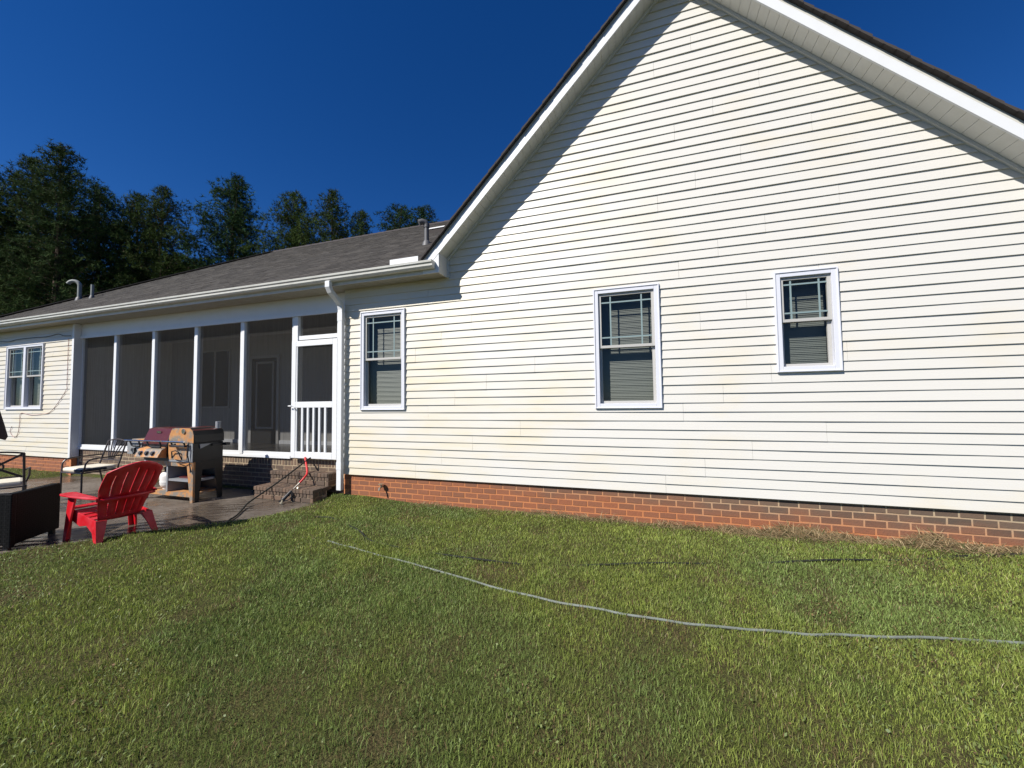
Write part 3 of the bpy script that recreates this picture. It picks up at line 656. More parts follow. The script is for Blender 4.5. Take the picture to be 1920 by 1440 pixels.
G(MB().tube([(-7.45, FY - .014, .72), (-7.40, FY - .05, .83), (-7.30, FY - .055, .85), (-7.24, FY - .05, .83), (-7.21, FY - .014, .70)], .009), 'door_wire_handle', MBLK, smooth=True)
G(MB().tube([(-7.58, FY - .085, 1.000), (-7.05, FY - .085, 1.000)], .013, 10), 'hood_handle', MCHROME, smooth=True)
G(MB().tube([(-7.38, FY, .955), (-7.37, FY - .06, .93), (-7.36, FY - .085, .99)], .013).tube([(-7.07, FY, .945), (-7.06, FY - .06, .93), (-7.055, FY - .085, .99)], .013).tube([(-7.37, FY - .062, .925), (-7.06, FY - .062, .925)], .017), 'handle_bracket', MBLK, smooth=True)
G(MB().tube([(-7.04, FY - .02, .99), (-7.02, FY - .045, .9), (-7.03, FY - .045, .78), (-7.0, FY - .03, .66), (-6.985, FY - .02, .54), (-6.975, FY - .02, .50)], [.008, .012, .012, .007, .01, .016]), 'poker', MBLK, smooth=True)
G(MB().tube([(-7.35, FY - .02, .695), (-7.2, FY - .04, .69), (-7.05, FY - .03, .70)], .007).tube([(-7.3, FY - .02, .645), (-7.16, FY - .04, .64), (-7.02, FY - .02, .66), (-7.0, FY - .02, .62)], .007), 'bottom_bar', MBLK, smooth=True)
# left gas box, maroon hood with chrome handle, sloped control panel with knobs
hood(-8.20, -7.585, .90, 1.212, FY - .02, BY, 'gas_hood', MMAROON, None)
G(MB().prism([(-7.584, y, z) for y, z in [(FY - .025, .90), (FY - .01, 1.0), (FY + .07, 1.20), (FY + .14, 1.216), (BY - .14, 1.216), (BY, .98), (BY, .9)]], (.022, 0, 0)), 'hood_end_plate', MHOOD)
G(MB().box((-7.93, FY + .028, 1.125), (-7.82, FY + .040, 1.16)), 'hood_badge', MCHROME).rotation_euler = (0, 0, 0)
G(MB().box((-8.20, FY, .66), (-7.565, BY, .90)), 'gas_firebox', MHOOD, bevel=.004)
cp = MB().prism([(-8.19, FY - .01, .895), (-8.19, FY - .085, .86), (-8.19, FY - .145, .735), (-8.19, FY - .01, .715)], (.60, 0, 0)); cpo = G(cp, 'control_panel', MRUST, bevel=.004)
ax_n = Vector((0, -.125, .060)).normalized()
for i in range(3):
    c = Vector((-8.05 + i * .155, FY - .118, .795)); p = c - ax_n * .01
    G(MB().tube([p, c + ax_n * .006], .043, 16), 'knob_bezel', MCHROME, smooth=True); G(MB().tube([p, c + ax_n * .032], [.033, .029], 14), 'knob', MBLK, smooth=True)
G(MB().tube([(-8.56, FY - .085, 1.000), (-7.62, FY - .085, 1.000)], .013, 10), 'front_rail', MCHROME, smooth=True)
for xa, xb in ((-8.40, -8.20), (-7.95, -7.66)):
    G(MB().tube([(xa - .03, FY - .085, 1.0), (xa, FY - .07, .915), (xa + .03, FY - .06, .90), (xb, FY - .06, .90), (xb + .02, FY - .07, .92), (xb + .01, FY - .085, 1.0)], .013), 'rail_bracket', MBLK, smooth=True)
G(MB().box((-8.60, FY - .03, .755), (-8.21, BY + .04, .965)), 'side_burner', MSTEEL, bevel=.006); G(MB().box((-8.58, FY + .02, .966), (-8.22, BY + .02, 1.015)), 'burner_lid', MRUST, bevel=.01)
G(MB().prism([(-8.44, FY - .032, .86), (-8.36, FY - .032, .87), (-8.32, FY - .05, .80), (-8.33, FY - .06, .76), (-8.38, FY - .045, .80), (-8.45, FY - .032, .82)], (0, -.03, 0)), 'burner_knob', MBLK, bevel=.006)
# legs, shelves, divider
def leg(x0_, x1_, t0, t1, y, d, m): return G(MB().hexa([(x0_, y, 0), (x1_, y, 0), (x1_, y + d, 0), (x0_, y + d, 0)], [(t0, y, .66), (t1, y, .66), (t1, y + d, .66), (t0, y + d, .66)]), 'leg', m, bevel=.004)
leg(-7.015, -6.955, -7.12, -6.955, FY + .001, .035, MRUST); leg(-8.17, -8.11, -8.19, -8.09, FY + .001, .035, MSTEEL); leg(-8.17, -8.11, -8.19, -8.09, BY - .05, .035, MHOOD)
G(MB().hexa([(-6.985, BY - .075, 0), (-6.957, BY - .075, 0), (-6.957, BY, 0), (-6.985, BY, 0)], [(-6.985, BY - .16, .66), (-6.957, BY - .16, .66), (-6.957, BY, .66), (-6.985, BY, .66)]), 'leg', MHOOD, bevel=.003)
G(MB().hexa([(-6.985, FY + .037, 0), (-6.957, FY + .037, 0), (-6.957, FY + .10, 0), (-6.985, FY + .10, 0)], [(-6.985, FY + .037, .66), (-6.957, FY + .037, .66), (-6.957, FY + .16, .66), (-6.985, FY + .16, .66)]), 'leg_side', MHOOD, bevel=.003)
G(MB().box((-8.19, FY + .003, .585), (-7.10, FY + .018, .655)), 'front_apron', MRUST); G(MB().box((-6.968, FY + .10, .52), (-6.956, BY - .08, .655)), 'side_apron', MHOOD)
G(MB().box((-8.17, FY + .03, .12), (-6.99, BY - .03, .145)), 'bottom_shelf', MRUST); G(MB().box((-8.15, FY + .015, .085), (-7.02, FY + .03, .15)), 'shelf_front', MRUST)
G(MB().box((-7.60, FY + .02, .33), (-6.99, BY - .03, .365)), 'middle_shelf', MSTEEL); G(MB().box((-7.62, FY + .01, .145), (-7.585, BY - .04, .60)), 'divider', MSTEEL)
G(MB().box((-7.585, BY - .06, .146), (-6.99, BY - .04, .60)), 'rear_panel', MHOOD)
G(MB().box((-7.45, FY + .1, .366), (-7.1, BY - .1, .39)), 'spare_grate', MMAROON)
G(MB().box((-6.955, BY - .20, .905), (-6.93, BY + .06, .935)).box((-6.96, BY - .02, .895), (-6.86, BY + .05, .94)), 'side_shelf_bracket', MBLK); G(MB().prism([(-6.956, FY + .09, .95), (-6.956, FY + .27, .945), (-6.956, FY + .10, .875)], (.012, 0, 0)), 'side_wing', MSTEEL)
G(MB().tube([(-7.02, BY - .05, 1.19), (-7.02, BY - .05, 1.31)], .042, 14), 'chimney', MSTEEL, smooth=True)
tk = empty('propane_tank', (-7.86, -.70, .145), label='small white propane tank on the lower shelf of the grill', cat='tank')
MB().lathe([(.09, 0), (.105, .006), (.105, .03), (.13, .045), (.148, .09), (.150, .22), (.142, .26), (.11, .292), (.05, .305)], (0, 0, 0), 28).build('tank_body', MTANK, tk, smooth=True)
MB().lathe([(.151, .12), (.1525, .125), (.1525, .135), (.151, .14)], (0, 0, 0), 28).build('weld_band', MTANK, tk, smooth=True)
mb = MB()
for a in (.4, 1.9, 3.6, 5.1): mb.bar((.085 * math.cos(a), .085 * math.sin(a), .285), (.085 * math.cos(a), .085 * math.sin(a), .36), .03, .012)
mb.tube([(.09 * math.cos(t), .09 * math.sin(t), .365) for t in np.linspace(.2, 5.4, 18)], .012).build('collar', MBLK, tk, smooth=True)
MB().tube([(0, 0, .30), (0, 0, .35)], .022).tube([(-.02, -.05, .34), (.02, .05, .34)], .018).build('valve', MBLK, tk, smooth=True)

# ------------------------------------------------------------------ red resin garden chair
rc = empty('garden_chair', (-6.27, -2.25, 0), math.radians(175), label='red resin slatted garden chair with sloping back at lawn edge', cat='chair')
def chair_back():
    # u across, v up; curved shell with slots between the slats
    cols = []; ns = 6; sw = .016
    ed = np.linspace(-1, 1, ns + 1)
    for i in range(ns):
        a = ed[i] + (sw if i else 0); b = ed[i + 1] - (sw if i < ns - 1 else 0); cols += [(a, 0), ((a + b) / 2, 0), (b, 0)]
    us = [c[0] for c in cols]; slotcol = {3 * i + 2 for i in range(ns - 1)}
    vsr = np.concatenate([[0, .05], np.linspace(.08, .34, 7), [.37, .43], np.linspace(.46, .86, 10), [.90, .95, 1.0]])
    V = []; F = []
    for v in vsr:
        half = .195 + .075 * min(1, v / .65) ** 1.1
        for u_ in us:
            top = .835 - .105 * abs(u_) ** 2.1 - .02 * abs(u_); x = u_ * half
            if v > .8: x *= 1 - .03 * (v - .8) / .2
            s_ = v * top; lean = math.radians(33); c = .055 * (1 - u_ * u_) + .010 * math.cos(u_ * math.pi * 3) ** 2 * .5; bow = .05 * math.sin(v * math.pi * .9) - .10 * max(0, .25 - v)
            V.append((-.12 - s_ * math.sin(lean) - c + bow * .6, x, .235 + s_ * math.cos(lean)))
    n_ = len(us)
    for j in range(len(vsr) - 1):
        for i in range(n_ - 1):
            vm = (vsr[j] + vsr[j + 1]) / 2
            top_slot = .46 < vm < (.84 if i in (2, 14) else .86 if i in (5, 11) else .90) 
            if i in slotcol and (top_slot or .08 < vm < .34): continue
            F.append((j * n_ + i, j * n_ + i + 1, (j + 1) * n_ + i + 1, (j + 1) * n_ + i))
    mb = MB(); mb.add(V, F); o = mb.build('backrest', MRED, rc, smooth=True)
    md = o.modifiers.new('thick', 'SOLIDIFY'); md.thickness = .016; md.offset = 0; return o
chair_back()
mb = MB()
mb.tube([(-.30, -.27, .50), (-.36, -.12, .505), (-.375, 0, .505), (-.36, .12, .505), (-.30, .27, .50)], [.018, .02, .02, .02, .018], 8).build('back_brace', MRED, rc, smooth=True)
for i in range(5):
    x = -.10 + i * .105; z = .265 + .022 * i + (.012 * (i == 4)); mb = MB(); y = .235 + .008 * i
    mb.hexa([(x - .047, -y, z - .016), (x + .047, -y, z - .008), (x + .047, y, z - .008), (x - .047, y, z - .016)], [(x - .047, -y, z), (x + .047, -y, z + .01), (x + .047, y, z + .01), (x - .047, y, z)]); mb.build('seat_slat', MRED, rc, bevel=.005)
for s in (-1, 1):
    mb = MB().prism([(-.34, s * .26, .515), (-.20, s * .235, .515), (.10, s * .235, .525), (.30, s * .225, .53), (.355, s * .245, .53), (.375, s * .30, .53), (.355, s * .355, .53), (.28, s * .375, .53), (.05, s * .36, .525), (-.20, s * .315, .515), (-.34, s * .285, .515)], (0, 0, .022)); mb.build('armrest', MRED, rc, bevel=.007)
    # front leg: wide tapered plate with a return flange
    mb = MB().hexa([(.235, s * .315, 0), (.30, s * .315, 0), (.30, s * .335, 0), (.235, s * .335, 0)], [(.15, s * .27, .525), (.325, s * .27, .525), (.325, s * .29, .525), (.15, s * .29, .525)]); mb.hexa([(.285, s * .27, 0), (.302, s * .27, 0), (.302, s * .325, 0), (.285, s * .325, 0)], [(.305, s * .235, .52), (.325, s * .235, .52), (.325, s * .28, .52), (.305, s * .28, .52)]); mb.build('front_leg', MRED, rc, bevel=.004)
    # side rail sweeping down into the rear leg
    mb = MB().prism([(.30, s * .262, .345), (.30, s * .262, .215), (.10, s * .262, .165), (-.06, s * .262, .19), (-.20, s * .262, .12), (-.315, s * .285, 0), (-.375, s * .285, 0), (-.335, s * .275, .12), (-.27, s * .262, .26), (-.10, s * .262, .285)], (0, -s * .02, 0)); mb.build('rear_leg', MRED, rc, bevel=.003)
    mb = MB().hexa([(-.385, s * .235, 0), (-.37, s * .235, 0), (-.37, s * .29, 0), (-.385, s * .29, 0)], [(-.285, s * .16, .255), (-.265, s * .16, .255), (-.265, s * .262, .265), (-.285, s * .262, .265)]); mb.build('rear_leg_flange', MRED, rc, bevel=.003)

# ------------------------------------------------------------------ metal patio chairs
def metal_chair(loc, rz, label, style):
    e = empty('patio_chair', loc, rz, label=label, cat='chair', group='bronze metal patio chairs')
    r = .0145; w = .30
    for s in (-1, 1):
        MB().tube(smoothpath([(.27, s * w, 0), (.27, s * w, .42)], 2), r, 8).build('front_leg', MBRONZE, e, smooth=True)
        MB().tube(smoothpath([(-.33, s * (w - .02), 0), (-.25, s * (w - .02), .40), (-.27, s * (w - .02), .55), (-.37, s * (w - .03), .91)], 4), r, 8).build('back_post', MBRONZE, e, smooth=True)
        MB().tube(smoothpath([(.265, s * w, .40), (.25, s * (w + .03), .50), (.235, s * (w + .035), .575), (.17, s * (w + .035), .635), (0, s * (w + .03), .65), (-.30, s * (w - .015), .66)], 5), .013, 8).build('armrest', MBRONZE, e, smooth=True)
    mb = MB(); mb.tube([(.27, -w, .405), (.27, w, .405)], .013); mb.tube([(-.25, -w, .405), (-.25, w, .405)], .013)
    for s in (-1, 1): mb.tube([(.27, s * w, .405), (-.25, s * w, .405)], .013)
    mb.build('seat_frame', MBRONZE, e, smooth=True)
    def bp(u, v):     # point on the back: u -1..1, v 0..1
        return Vector((-.265 - .10 * v, u * (w - .025), .53 + .38 * v))
    mb = MB(); mb.tube([bp(u, 1.0 + .10 * (1 - u * u)) for u in np.linspace(-1, 1, 11)], .013); mb.tube([bp(-1, .08), bp(1, .08)], .011); mb.build('back_frame', MBRONZE, e, smooth=True)
    if style == 'fan':
        for a, b in ((-.85, -1.0), (-.45, -.55), (0, 0), (.45, .55), (.85, 1.0)):
            MB().tube([bp(a * .25, .08), bp(b * .7, .72), bp(b * .92, 1.0 + .09 * (1 - b * b))], .009, 6).build('back_rod', MBRONZE, e, smooth=True)
    else:
        MB().bar(bp(-.95, .06), bp(.95, .98), .03, .012, (1, 0, 0)).build('cross_bar', MBRONZE, e); MB().bar(bp(.95, .06), bp(-.95, .98), .03, .012, (1, 0, 0)).build('cross_bar', MBRONZE, e)
        MB().tube([bp(.32 * math.cos(t), .52 + .2 * math.sin(t)) for t in np.linspace(0, 2 * math.pi, 20)], .011).build('ring', MBRONZE, e, smooth=True)
    mb = MB().box((-.23, -.275, .415), (.275, .275, .49)); c = mb.build('seat_cushion', MCUSH, e, bevel=.03)
    if style == 'fan':
        MB().box((-.10, .055, .418), (.281, .281, .478)).build('cushion_panel', MCUSHB, c, bevel=.028)
    return e
metal_chair((-9.76, -.88, 0), math.radians(271), 'bronze metal patio chair with arched fan back and cream cushion', 'fan')
metal_chair((-9.2, -2.22, 0), math.radians(160), 'dark metal patio chair with crossed bars in its back', 'cross')

# ------------------------------------------------------------------ black wicker sofa, back and arm end towards the lawn
ws = empty('wicker_sofa', (-6.70, -2.93, 0), math.atan2(.825, -.565) , label='black wicker sofa standing beside the red garden chair', cat='sofa')
# local x: along the arm end (0..0.64), local y: along the back
mb = MB().box((0, .02, .06), (.06, 1.5, .635)); mb.build('back_panel', MWICK, ws, bevel=.012)
MB().box((.055, .0, .05), (.66, .10, .625)).build('arm_panel', MWICK, ws, bevel=.014); MB().box((.055, 1.42, .05), (.66, 1.52, .625)).build('arm_panel', MWICK, ws, bevel=.014)
MB().box((.06, .10, .08), (.64, 1.42, .32)).build('seat_base', MWICK, ws, bevel=.01)
MB().box((.07, .11, .322), (.63, 1.41, .44)).build('seat_cushion', MCUSHB, ws, bevel=.03)
for x in (.02, .60):
    for y in (.03, 1.43): MB().box((x, y, 0), (x + .045, y + .045, .06)).build('foot', MBLK, ws)
MB().box((-.012, -.012, .03), (.05, .05, .63)).build('corner_post', MWICK, ws, bevel=.01)

# ------------------------------------------------------------------ folded parasol at the frame's edge
um = empty('patio_umbrella', (-10.08, -2.09, 0), label='folded dark patio umbrella behind the crossed back chair', cat='umbrella')
MB().tube([(0, 0, 0), (0, 0, 2.5)], .019, 12).build('pole', MBRONZE, um, smooth=True); MB().lathe([(.24, 0), (.24, .03), (.06, .07), (.03, .30)], (0, 0, 0)).build('base', MBLK, um, smooth=True)
prof = []; mb = MB(); nseg = 24; ring = []
for z, rr in ((1.10, .20), (1.16, .22), (1.30, .19), (1.7, .12), (2.1, .09), (2.4, .04)):
    ring += [(rr * (1 + .35 * math.cos(4 * t)) * math.cos(t), rr * (1 + .35 * math.cos(4 * t)) * math.sin(t), z - (.05 * math.cos(4 * t) if z < 1.2 else 0)) for t in np.linspace(0, 2 * math.pi, nseg, endpoint=False)]
mb.add(ring, [(i * nseg + k, i * nseg + (k + 1) % nseg, (i + 1) * nseg + (k + 1) % nseg, (i + 1) * nseg + k) for i in range(5) for k in range(nseg)]).build('canopy', MCANOPY, um, smooth=True)

# ------------------------------------------------------------------ hoses, wand, wires
def lz(x, y): return float(lawn_z(np.array([x]), np.array([y]))[0])
hp = [(-3.45, -1.70), (-3.21, -1.748), (-2.71, -1.84), (-1.977, -1.994), (-1.363, -2.131), (-.847, -2.246), (-.415, -2.284), (-.027, -2.311), (.329, -2.294), (.665, -2.264), (.992, -2.208), (1.313, -2.141), (1.78, -2.04), (2.283, -1.937), (3.0, -1.85), (4.2, -1.9)]
pth = [p + Vector((0, .0022 * math.sin(i * .7) + .0012 * math.sin(i * 1.7), .003 * math.sin(i * .9))) for i, p in enumerate(smoothpath([(x, y, lz(x, y) + .011 - .006 * (x < -2.5)) for x, y in hp], 6))]
tag(MB().tube(pth, .0090, 8).build('garden_hose', MHOSE, smooth=True), 'pale grey green garden hose lying across the lawn', 'hose')
bp_ = [(-4.38, -.97), (-4.1, -.97), (-3.86, -1.03), (-3.3, -1.35), (-2.94, -1.55), (-2.26, -1.63), (-1.46, -1.69), (-.915, -1.59), (-.366, -1.454), (.124, -1.30), (.9, -1.05), (1.735, -.78), (2.43, -.54), (2.99, -.27), (3.6, -.12)]
pth = smoothpath([(x, y, lz(x, y) + .004 + .016 * math.sin(i * 2.4)) for i, (x, y) in enumerate(bp_)], 5)
tag(MB().tube(pth, .010, 7).build('pressure_hose', MHOSED, smooth=True), 'thin black hose half buried in the grass along the house', 'hose')
pth = smoothpath([(-5.28, -1.53, .012), (-5.37, -1.45, .018), (-5.50, -1.25, .02), (-5.72, -1.00, .025), (-5.86, -.80, .06), (-5.90, -.55, .14), (-5.80, -.33, .29), (-5.62, -.12, .50), (-5.52, .02, .632), (-5.48, .10, .66)], 6)
tag(MB().tube(pth, .012, 8).build('washer_hose', MHOSED, smooth=True), 'dark grey hose running from the patio up under the screen door', 'hose')
wd = empty('spray_wand', (-5.25, -.45, 0), label='spray wand with red hose and black grip leaning on the brick steps', cat='wand')
def Wd(mb, n, m): mb.v = [(x + 5.25, y + .45, z) for x, y, z in mb.v]; return mb.build(n, m, wd, smooth=True)
Wd(MB().tube(smoothpath([(-5.611, 0.03, 0.651), (-5.403, -0.12, 0.435), (-5.376, -0.2, 0.361), (-5.404, -0.27, 0.285)], 6), .017, 10), 'red_hose', MREDT)
Wd(MB().tube([(-5.404, -0.27, 0.285), (-5.429, -0.34, 0.219), (-5.431, -0.42, 0.167)], .011, 8), 'tube', MWAND)
GA, GB = Vector((-5.431, -0.41, 0.174)), Vector((-5.485, -0.52, 0.05))
Wd(MB().tube([GA, GB], [.022, .03], 8).bar(GA, GA + Vector((.05, -.02, -.07)), .03, .04).bar(GB, GB + Vector((-.05, -.01, -.03)), .035, .05).tube([GA + Vector((.05, -.02, -.06)), GA + Vector((.02, -.06, -.12)), GB + Vector((0, -.03, -.02))], .008), 'grip', MBLK)
Wd(MB().tube([GB, (GB.x + .03, GB.y - .05, .022)], .016, 8).tube([(GB.x + .01, GB.y - .05, .02), (GB.x + .07, GB.y - .07, .02)], .016, 8), 'coupling', MBRASS)
Wd(MB().lathe([(.018, 0), (.022, .02), (.012, .035)], (-5.32, -.38, .206), 10), 'nozzle', MBRASS)
wp = [(-12.708, 3.20), (-12.705, 2.6), (-12.705, 2.13), (-12.74, 1.97), (-13.27, 1.51), (-13.66, 1.43), (-14.12, 1.405), (-14.59, 1.45), (-14.63, 1.25), (-14.69, .95), (-14.85, .85), (-15.05, .98), (-14.98, 1.12)]
tag(MB().tube(smoothpath([(x, -.024, z) for x, z in wp], 5), .005, 5).build('loose_cable', MWIRE, smooth=True), 'thin pinkish cable drooping down the siding beside the porch', 'cable')
wp = [(-16.3, 3.29), (-15.8, 3.315), (-15.29, 3.28), (-14.92, 3.31), (-14.31, 3.315), (-13.62, 3.30), (-13.13, 3.335), (-12.91, 3.28), (-12.62, 3.26)]
tag(MB().tube(smoothpath([(x, -.028, z) for x, z in wp], 5), .007, 5).build('eave_cable', MWIRED, smooth=True), 'dark cable sagging under the eave above the twin window', 'cable')

# ------------------------------------------------------------------ pines
def pine_meshes(seed, H, R, base=.28, dens=1.0, tint=(1, 1, 1), sparse=False):
    r_ = np.random.default_rng(seed); mb = MB()
    bx, by = r_.uniform(-.3, .3, 2)
    def trunk(z): t = z / H; return np.array([bx * math.sin(t * 3), by * math.sin(t * 2.4), z])
    mb.tube([trunk(z) for z in np.linspace(-.3, H * .97, 12)], [max(.02, .017 * H * (1 - t) ** .8) for t in np.linspace(0, 1, 12)], 8)
    tufts = []
    z = H * base
    while z < H * .99:
        t = (z / H - base) / (1 - base)
        rad = R * (math.sin(math.pi * min(1, (t * .80 + .20))) ** .75) * (1 - .35 * t) + .12
        nb = r_.integers(5, 8) if not sparse else r_.integers(2, 5)
        a0 = r_.uniform(0, 6.28)
        for b in range(nb):
            a = a0 + b * 6.283 / nb + r_.uniform(-.5, .5); ln = rad * r_.uniform(.45, 1.18); rise = r_.uniform(.05, .55) * (1 - .3 * (1 - t)) + .15 * t
            p0 = trunk(z); d = np.array([math.cos(a), math.sin(a), rise]); p1 = p0 + d * ln * .55; p2 = p0 + d * ln + np.array([0, 0, .12 * ln])
            mb.tube([p0, p1, p2], [max(.012, .005 * H * (1 - t) * .6), .018, .008], 5, False)
            nc = max(2, int(ln * 4.6 * dens))
            for c in range(nc):
                s = r_.uniform(.30, 1.04); q_ = p0 * (1 - s) + p2 * s + r_.normal(0, .15 + .10 * s, 3) * np.array([1, 1, .7]); nt_ = r_.integers(5, 9); shade = r_.uniform(.5, 1.4)
                for k in range(nt_): tufts.append((*(q_ + r_.normal(0, .17, 3)), shade))
        z += r_.uniform(.26, .46) * (H / 15) ** .5
    for k in range(18): tufts.append((*(trunk(H) + r_.normal(0, .14, 3) - np.array([0, 0, .15])), 1.0))
    T = np.array(tufts); T = T[(T[:, 2] < H + .12) & (np.hypot(T[:, 0], T[:, 1]) < (H + .35 - T[:, 2]) * 1.1)]; n = len(T); K = 11
    P = np.repeat(T[:, :3], K, 0); d = r_.normal(0, 1, (n * K, 3)); d[:, 2] += .55; d /= np.linalg.norm(d, axis=1)[:, None]
    sdv = np.cross(d, r_.normal(0, 1, (n * K, 3))); sdv /= np.linalg.norm(sdv, axis=1)[:, None] + 1e-9
    ln = r_.uniform(.13, .28, n * K)[:, None]; wd_ = r_.uniform(.008, .018, n * K)[:, None]
    v = np.stack([P - sdv * wd_, P + sdv * wd_, P + d * ln], 1).reshape(-1, 3)
    g = r_.random(n * K); sh = np.repeat(T[:, 3], K)
    col = np.stack([.026 + .036 * g, .048 + .050 * g, .016 + .014 * g], 1) * sh[:, None] * np.array(tint); dead = r_.random(n * K) < .05; col[dead] = (.06, .042, .022)
    return mb, v, np.arange(n * K * 3).reshape(-1, 3), np.repeat(col, 3, 0)
PV = [(1, 16.5, 2.5, .25, 1.0, (1, 1, 1), False), (2, 15.5, 2.8, .22, 1.05, (1.15, 1.1, .8), False), (3, 15, 2.3, .2, 1.1, (.85, 1, 1.1), False), (4, 16, 2.7, .3, .9, (1.05, 1.0, .8), False), (5, 16.5, 2.8, .45, 1.15, (.75, .9, 1.15), True)]
VAR = []
for p in PV:
    mb, v, f, c = pine_meshes(*p); to = mb.build('trunk', MBARK, None, smooth=True); co = npmesh('crown', v, f, MNEEDLE, c); VAR.append((to.data, co.data, p[1])); bpy.data.objects.remove(to); bpy.data.objects.remove(co)
def pine(x, y, h, var, rz, label, wx=1.0):
    t, c, H = VAR[var]; s = h / H
    e = empty('pine_tree', (x, y, -.17), rz, label=label, cat='tree', group='pines behind the house'); 
    inst('trunk', t, e, (0, 0, 0), scale=(s * wx, s * wx, s)); inst('crown', c, e, (0, 0, 0), scale=(s * wx, s * wx, s))
PL = [(-30.7, 6.7, 16.6, 0, 0.3, 'tallest pine of the row, rising beyond the hip end of the roof', 1.05), (-35.2, 7.4, 17.0, 3, 1.1, 'dark pine leaning against the tallest pine, away from the house', 1.05), (-35.6, 5.4, 16.0, 1, 2.2, 'yellowish green pine standing in front of the tallest pine', 1.1), (-32.5, 9.2, 16.0, 2, 3.0, 'slim pine between the tallest pine and a broad yellowish one', .95), (-32.2, 11.1, 16.2, 1, 4.0, 'broad yellowish pine behind the gooseneck vent pipe', 1.0), (-27.5, 10.1, 15.1, 3, 5.0, 'round topped pine just before the gap of sky', 1.0),
      (-25.2, 13, 17.0, 2, .8, 'pointed blue green pine with a tall narrow top', 1.1), (-21.5, 14, 15.8, 1, 1.7, 'round yellowish pine next to the pointed blue green pine', .95), (-18.4, 14.2, 15.4, 3, 2.6, 'broad olive pine rising behind the middle of the ridge', 1.0), (-17.0, 15.2, 14.3, 0, 3.9, 'small pine at the end of the dense row, beside open sky', .9), (-17.4, 19.8, 17.0, 4, .2, 'thin open pine showing sky through its branches', 1.45), (-15.2, 20.2, 16.7, 4, 2.1, 'thin open pine beside the vent pipe with elbow', 1.35)]
for p in PL: pine(p[0], p[1], p[2], p[3], p[4], p[5] or 'dense dark green pine standing in the row behind the house', p[6])
r_ = random.Random(5)
for (x, y, h) in [(-38, 10, 13), (-36, 13, 12), (-33, 15, 12.5), (-30, 14, 12), (-28.5, 17, 13), (-24, 17, 13), (-22.8, 18, 13), (-19.8, 17.5, 12.5), (-41, 8, 15), (-43, 5.5, 15), (-39.5, 4, 15), (-29.3, 12, 12), (-23, 15.3, 12.5), (-26, 11.5, 11), (-20, 15.5, 11.5)]:
    pine(x, y, h, r_.randrange(4), r_.uniform(0, 6.2), 'shorter dense pine half hidden behind the front row of pines', r_.uniform(.95, 1.25))

# ------------------------------------------------------------------ grass
def scatter():
    X = []; Y = []
    for (x0, x1, y0, y1, den) in ((-8.6, 6.0, -6.3, -.02, 2500), (-4.8, 4.4, -5.0, -.02, 3600), (-3.2, 3.2, -4.9, -1.6, 7000), (-16.3, -12.6, -2.5, 0, 900)):
        n_ = int((x1 - x0) * (y1 - y0) * den); X.append(rng.uniform(x0, x1, n_)); Y.append(rng.uniform(y0, y1, n_))
    X = np.concatenate(X); Y = np.concatenate(Y); sd = inside_sd(X, Y)
    edge = .03 * (vnoise(X + 40, Y + 40, 6, 8) - .5) - .015
    bare = (vnoise(X + 60, Y + 60, 1.6, 11) * .6 + vnoise(X + 60, Y + 60, 4.3, 12) * .4)
    keep = (sd > edge) & (rng.random(len(X)) > np.clip((bare - .64) * 5, 0, .5))
    wallgap = (Y > -.10 - .10 * vnoise(X + 20, Y * 0, 2.0, 9)) & (X > -1.2) & (rng.random(len(X)) < .85)
    keep &= ~wallgap; return X[keep], Y[keep], bare[keep]
X, Y, bare = scatter(); n_ = len(X); Z = lawn_z(X, Y)
dist = np.hypot(X, Y + 5.3); tall = vnoise(X + 30, Y + 30, .8, 21) * .3 + vnoise(X + 30, Y + 30, 3.3, 22) * .35 + vnoise(X + 30, Y + 30, 11., 23) * .5 - .05
h = (.013 + .025 * tall) * rng.uniform(.5, 1.35, n_); h = np.where(rng.random(n_) < .02, h * 1.7, h)
w = (.0011 + .00042 * np.clip(dist - 2.5, 0, 5)) * rng.uniform(.7, 1.4, n_)
a = rng.uniform(0, 2 * np.pi, n_); bend = rng.uniform(.15, 1.0, n_) ** 1.3 * h; ba = rng.uniform(0, 2 * np.pi, n_)
dx, dy = np.cos(a) * w, np.sin(a) * w; bxx, byy = np.cos(ba) * bend, np.sin(ba) * bend
v0 = np.stack([X - dx, Y - dy, Z - .004], 1); v1 = np.stack([X + dx, Y + dy, Z - .004], 1)
v2 = np.stack([X - dx * .8 + bxx * .35, Y - dy * .8 + byy * .35, Z + h * .62], 1); v3 = np.stack([X + dx * .8 + bxx * .35, Y + dy * .8 + byy * .35, Z + h * .62], 1)
v4 = np.stack([X + bxx, Y + byy, Z + h], 1)
V = np.stack([v0, v1, v2, v3, v4], 1).reshape(-1, 3); o5 = (np.arange(n_) * 5)[:, None]
T = np.stack([np.concatenate([o5, o5 + 1, o5 + 3], 1), np.concatenate([o5, o5 + 3, o5 + 2], 1), np.concatenate([o5 + 2, o5 + 3, o5 + 4], 1)], 1).reshape(-1, 3)
g = rng.random(n_); patch = vnoise(X + 70, Y + 70, .7, 31) * .6 + vnoise(X + 70, Y + 70, 2.6, 32) * .4
ca = np.array([.172, .232, .042]); cb = np.array([.288, .328, .078]); cc = np.array([.148, .222, .070]); cdd = np.array([.24, .18, .085]); ce = np.array([.13, .075, .04])
col = ca + (cb - ca) * g[:, None]; pm = np.clip((patch - .45) * 5, 0, 1)[:, None]; col = col * (1 - pm * .6) + cc * (.7 + .6 * g[:, None]) * pm * .6
dead = rng.random(n_) < (.05 + .33 * np.clip((bare - .58) * 4, 0, 1)); col[dead] = (cdd + (ce - cdd) * rng.random(n_)[:, None])[dead]
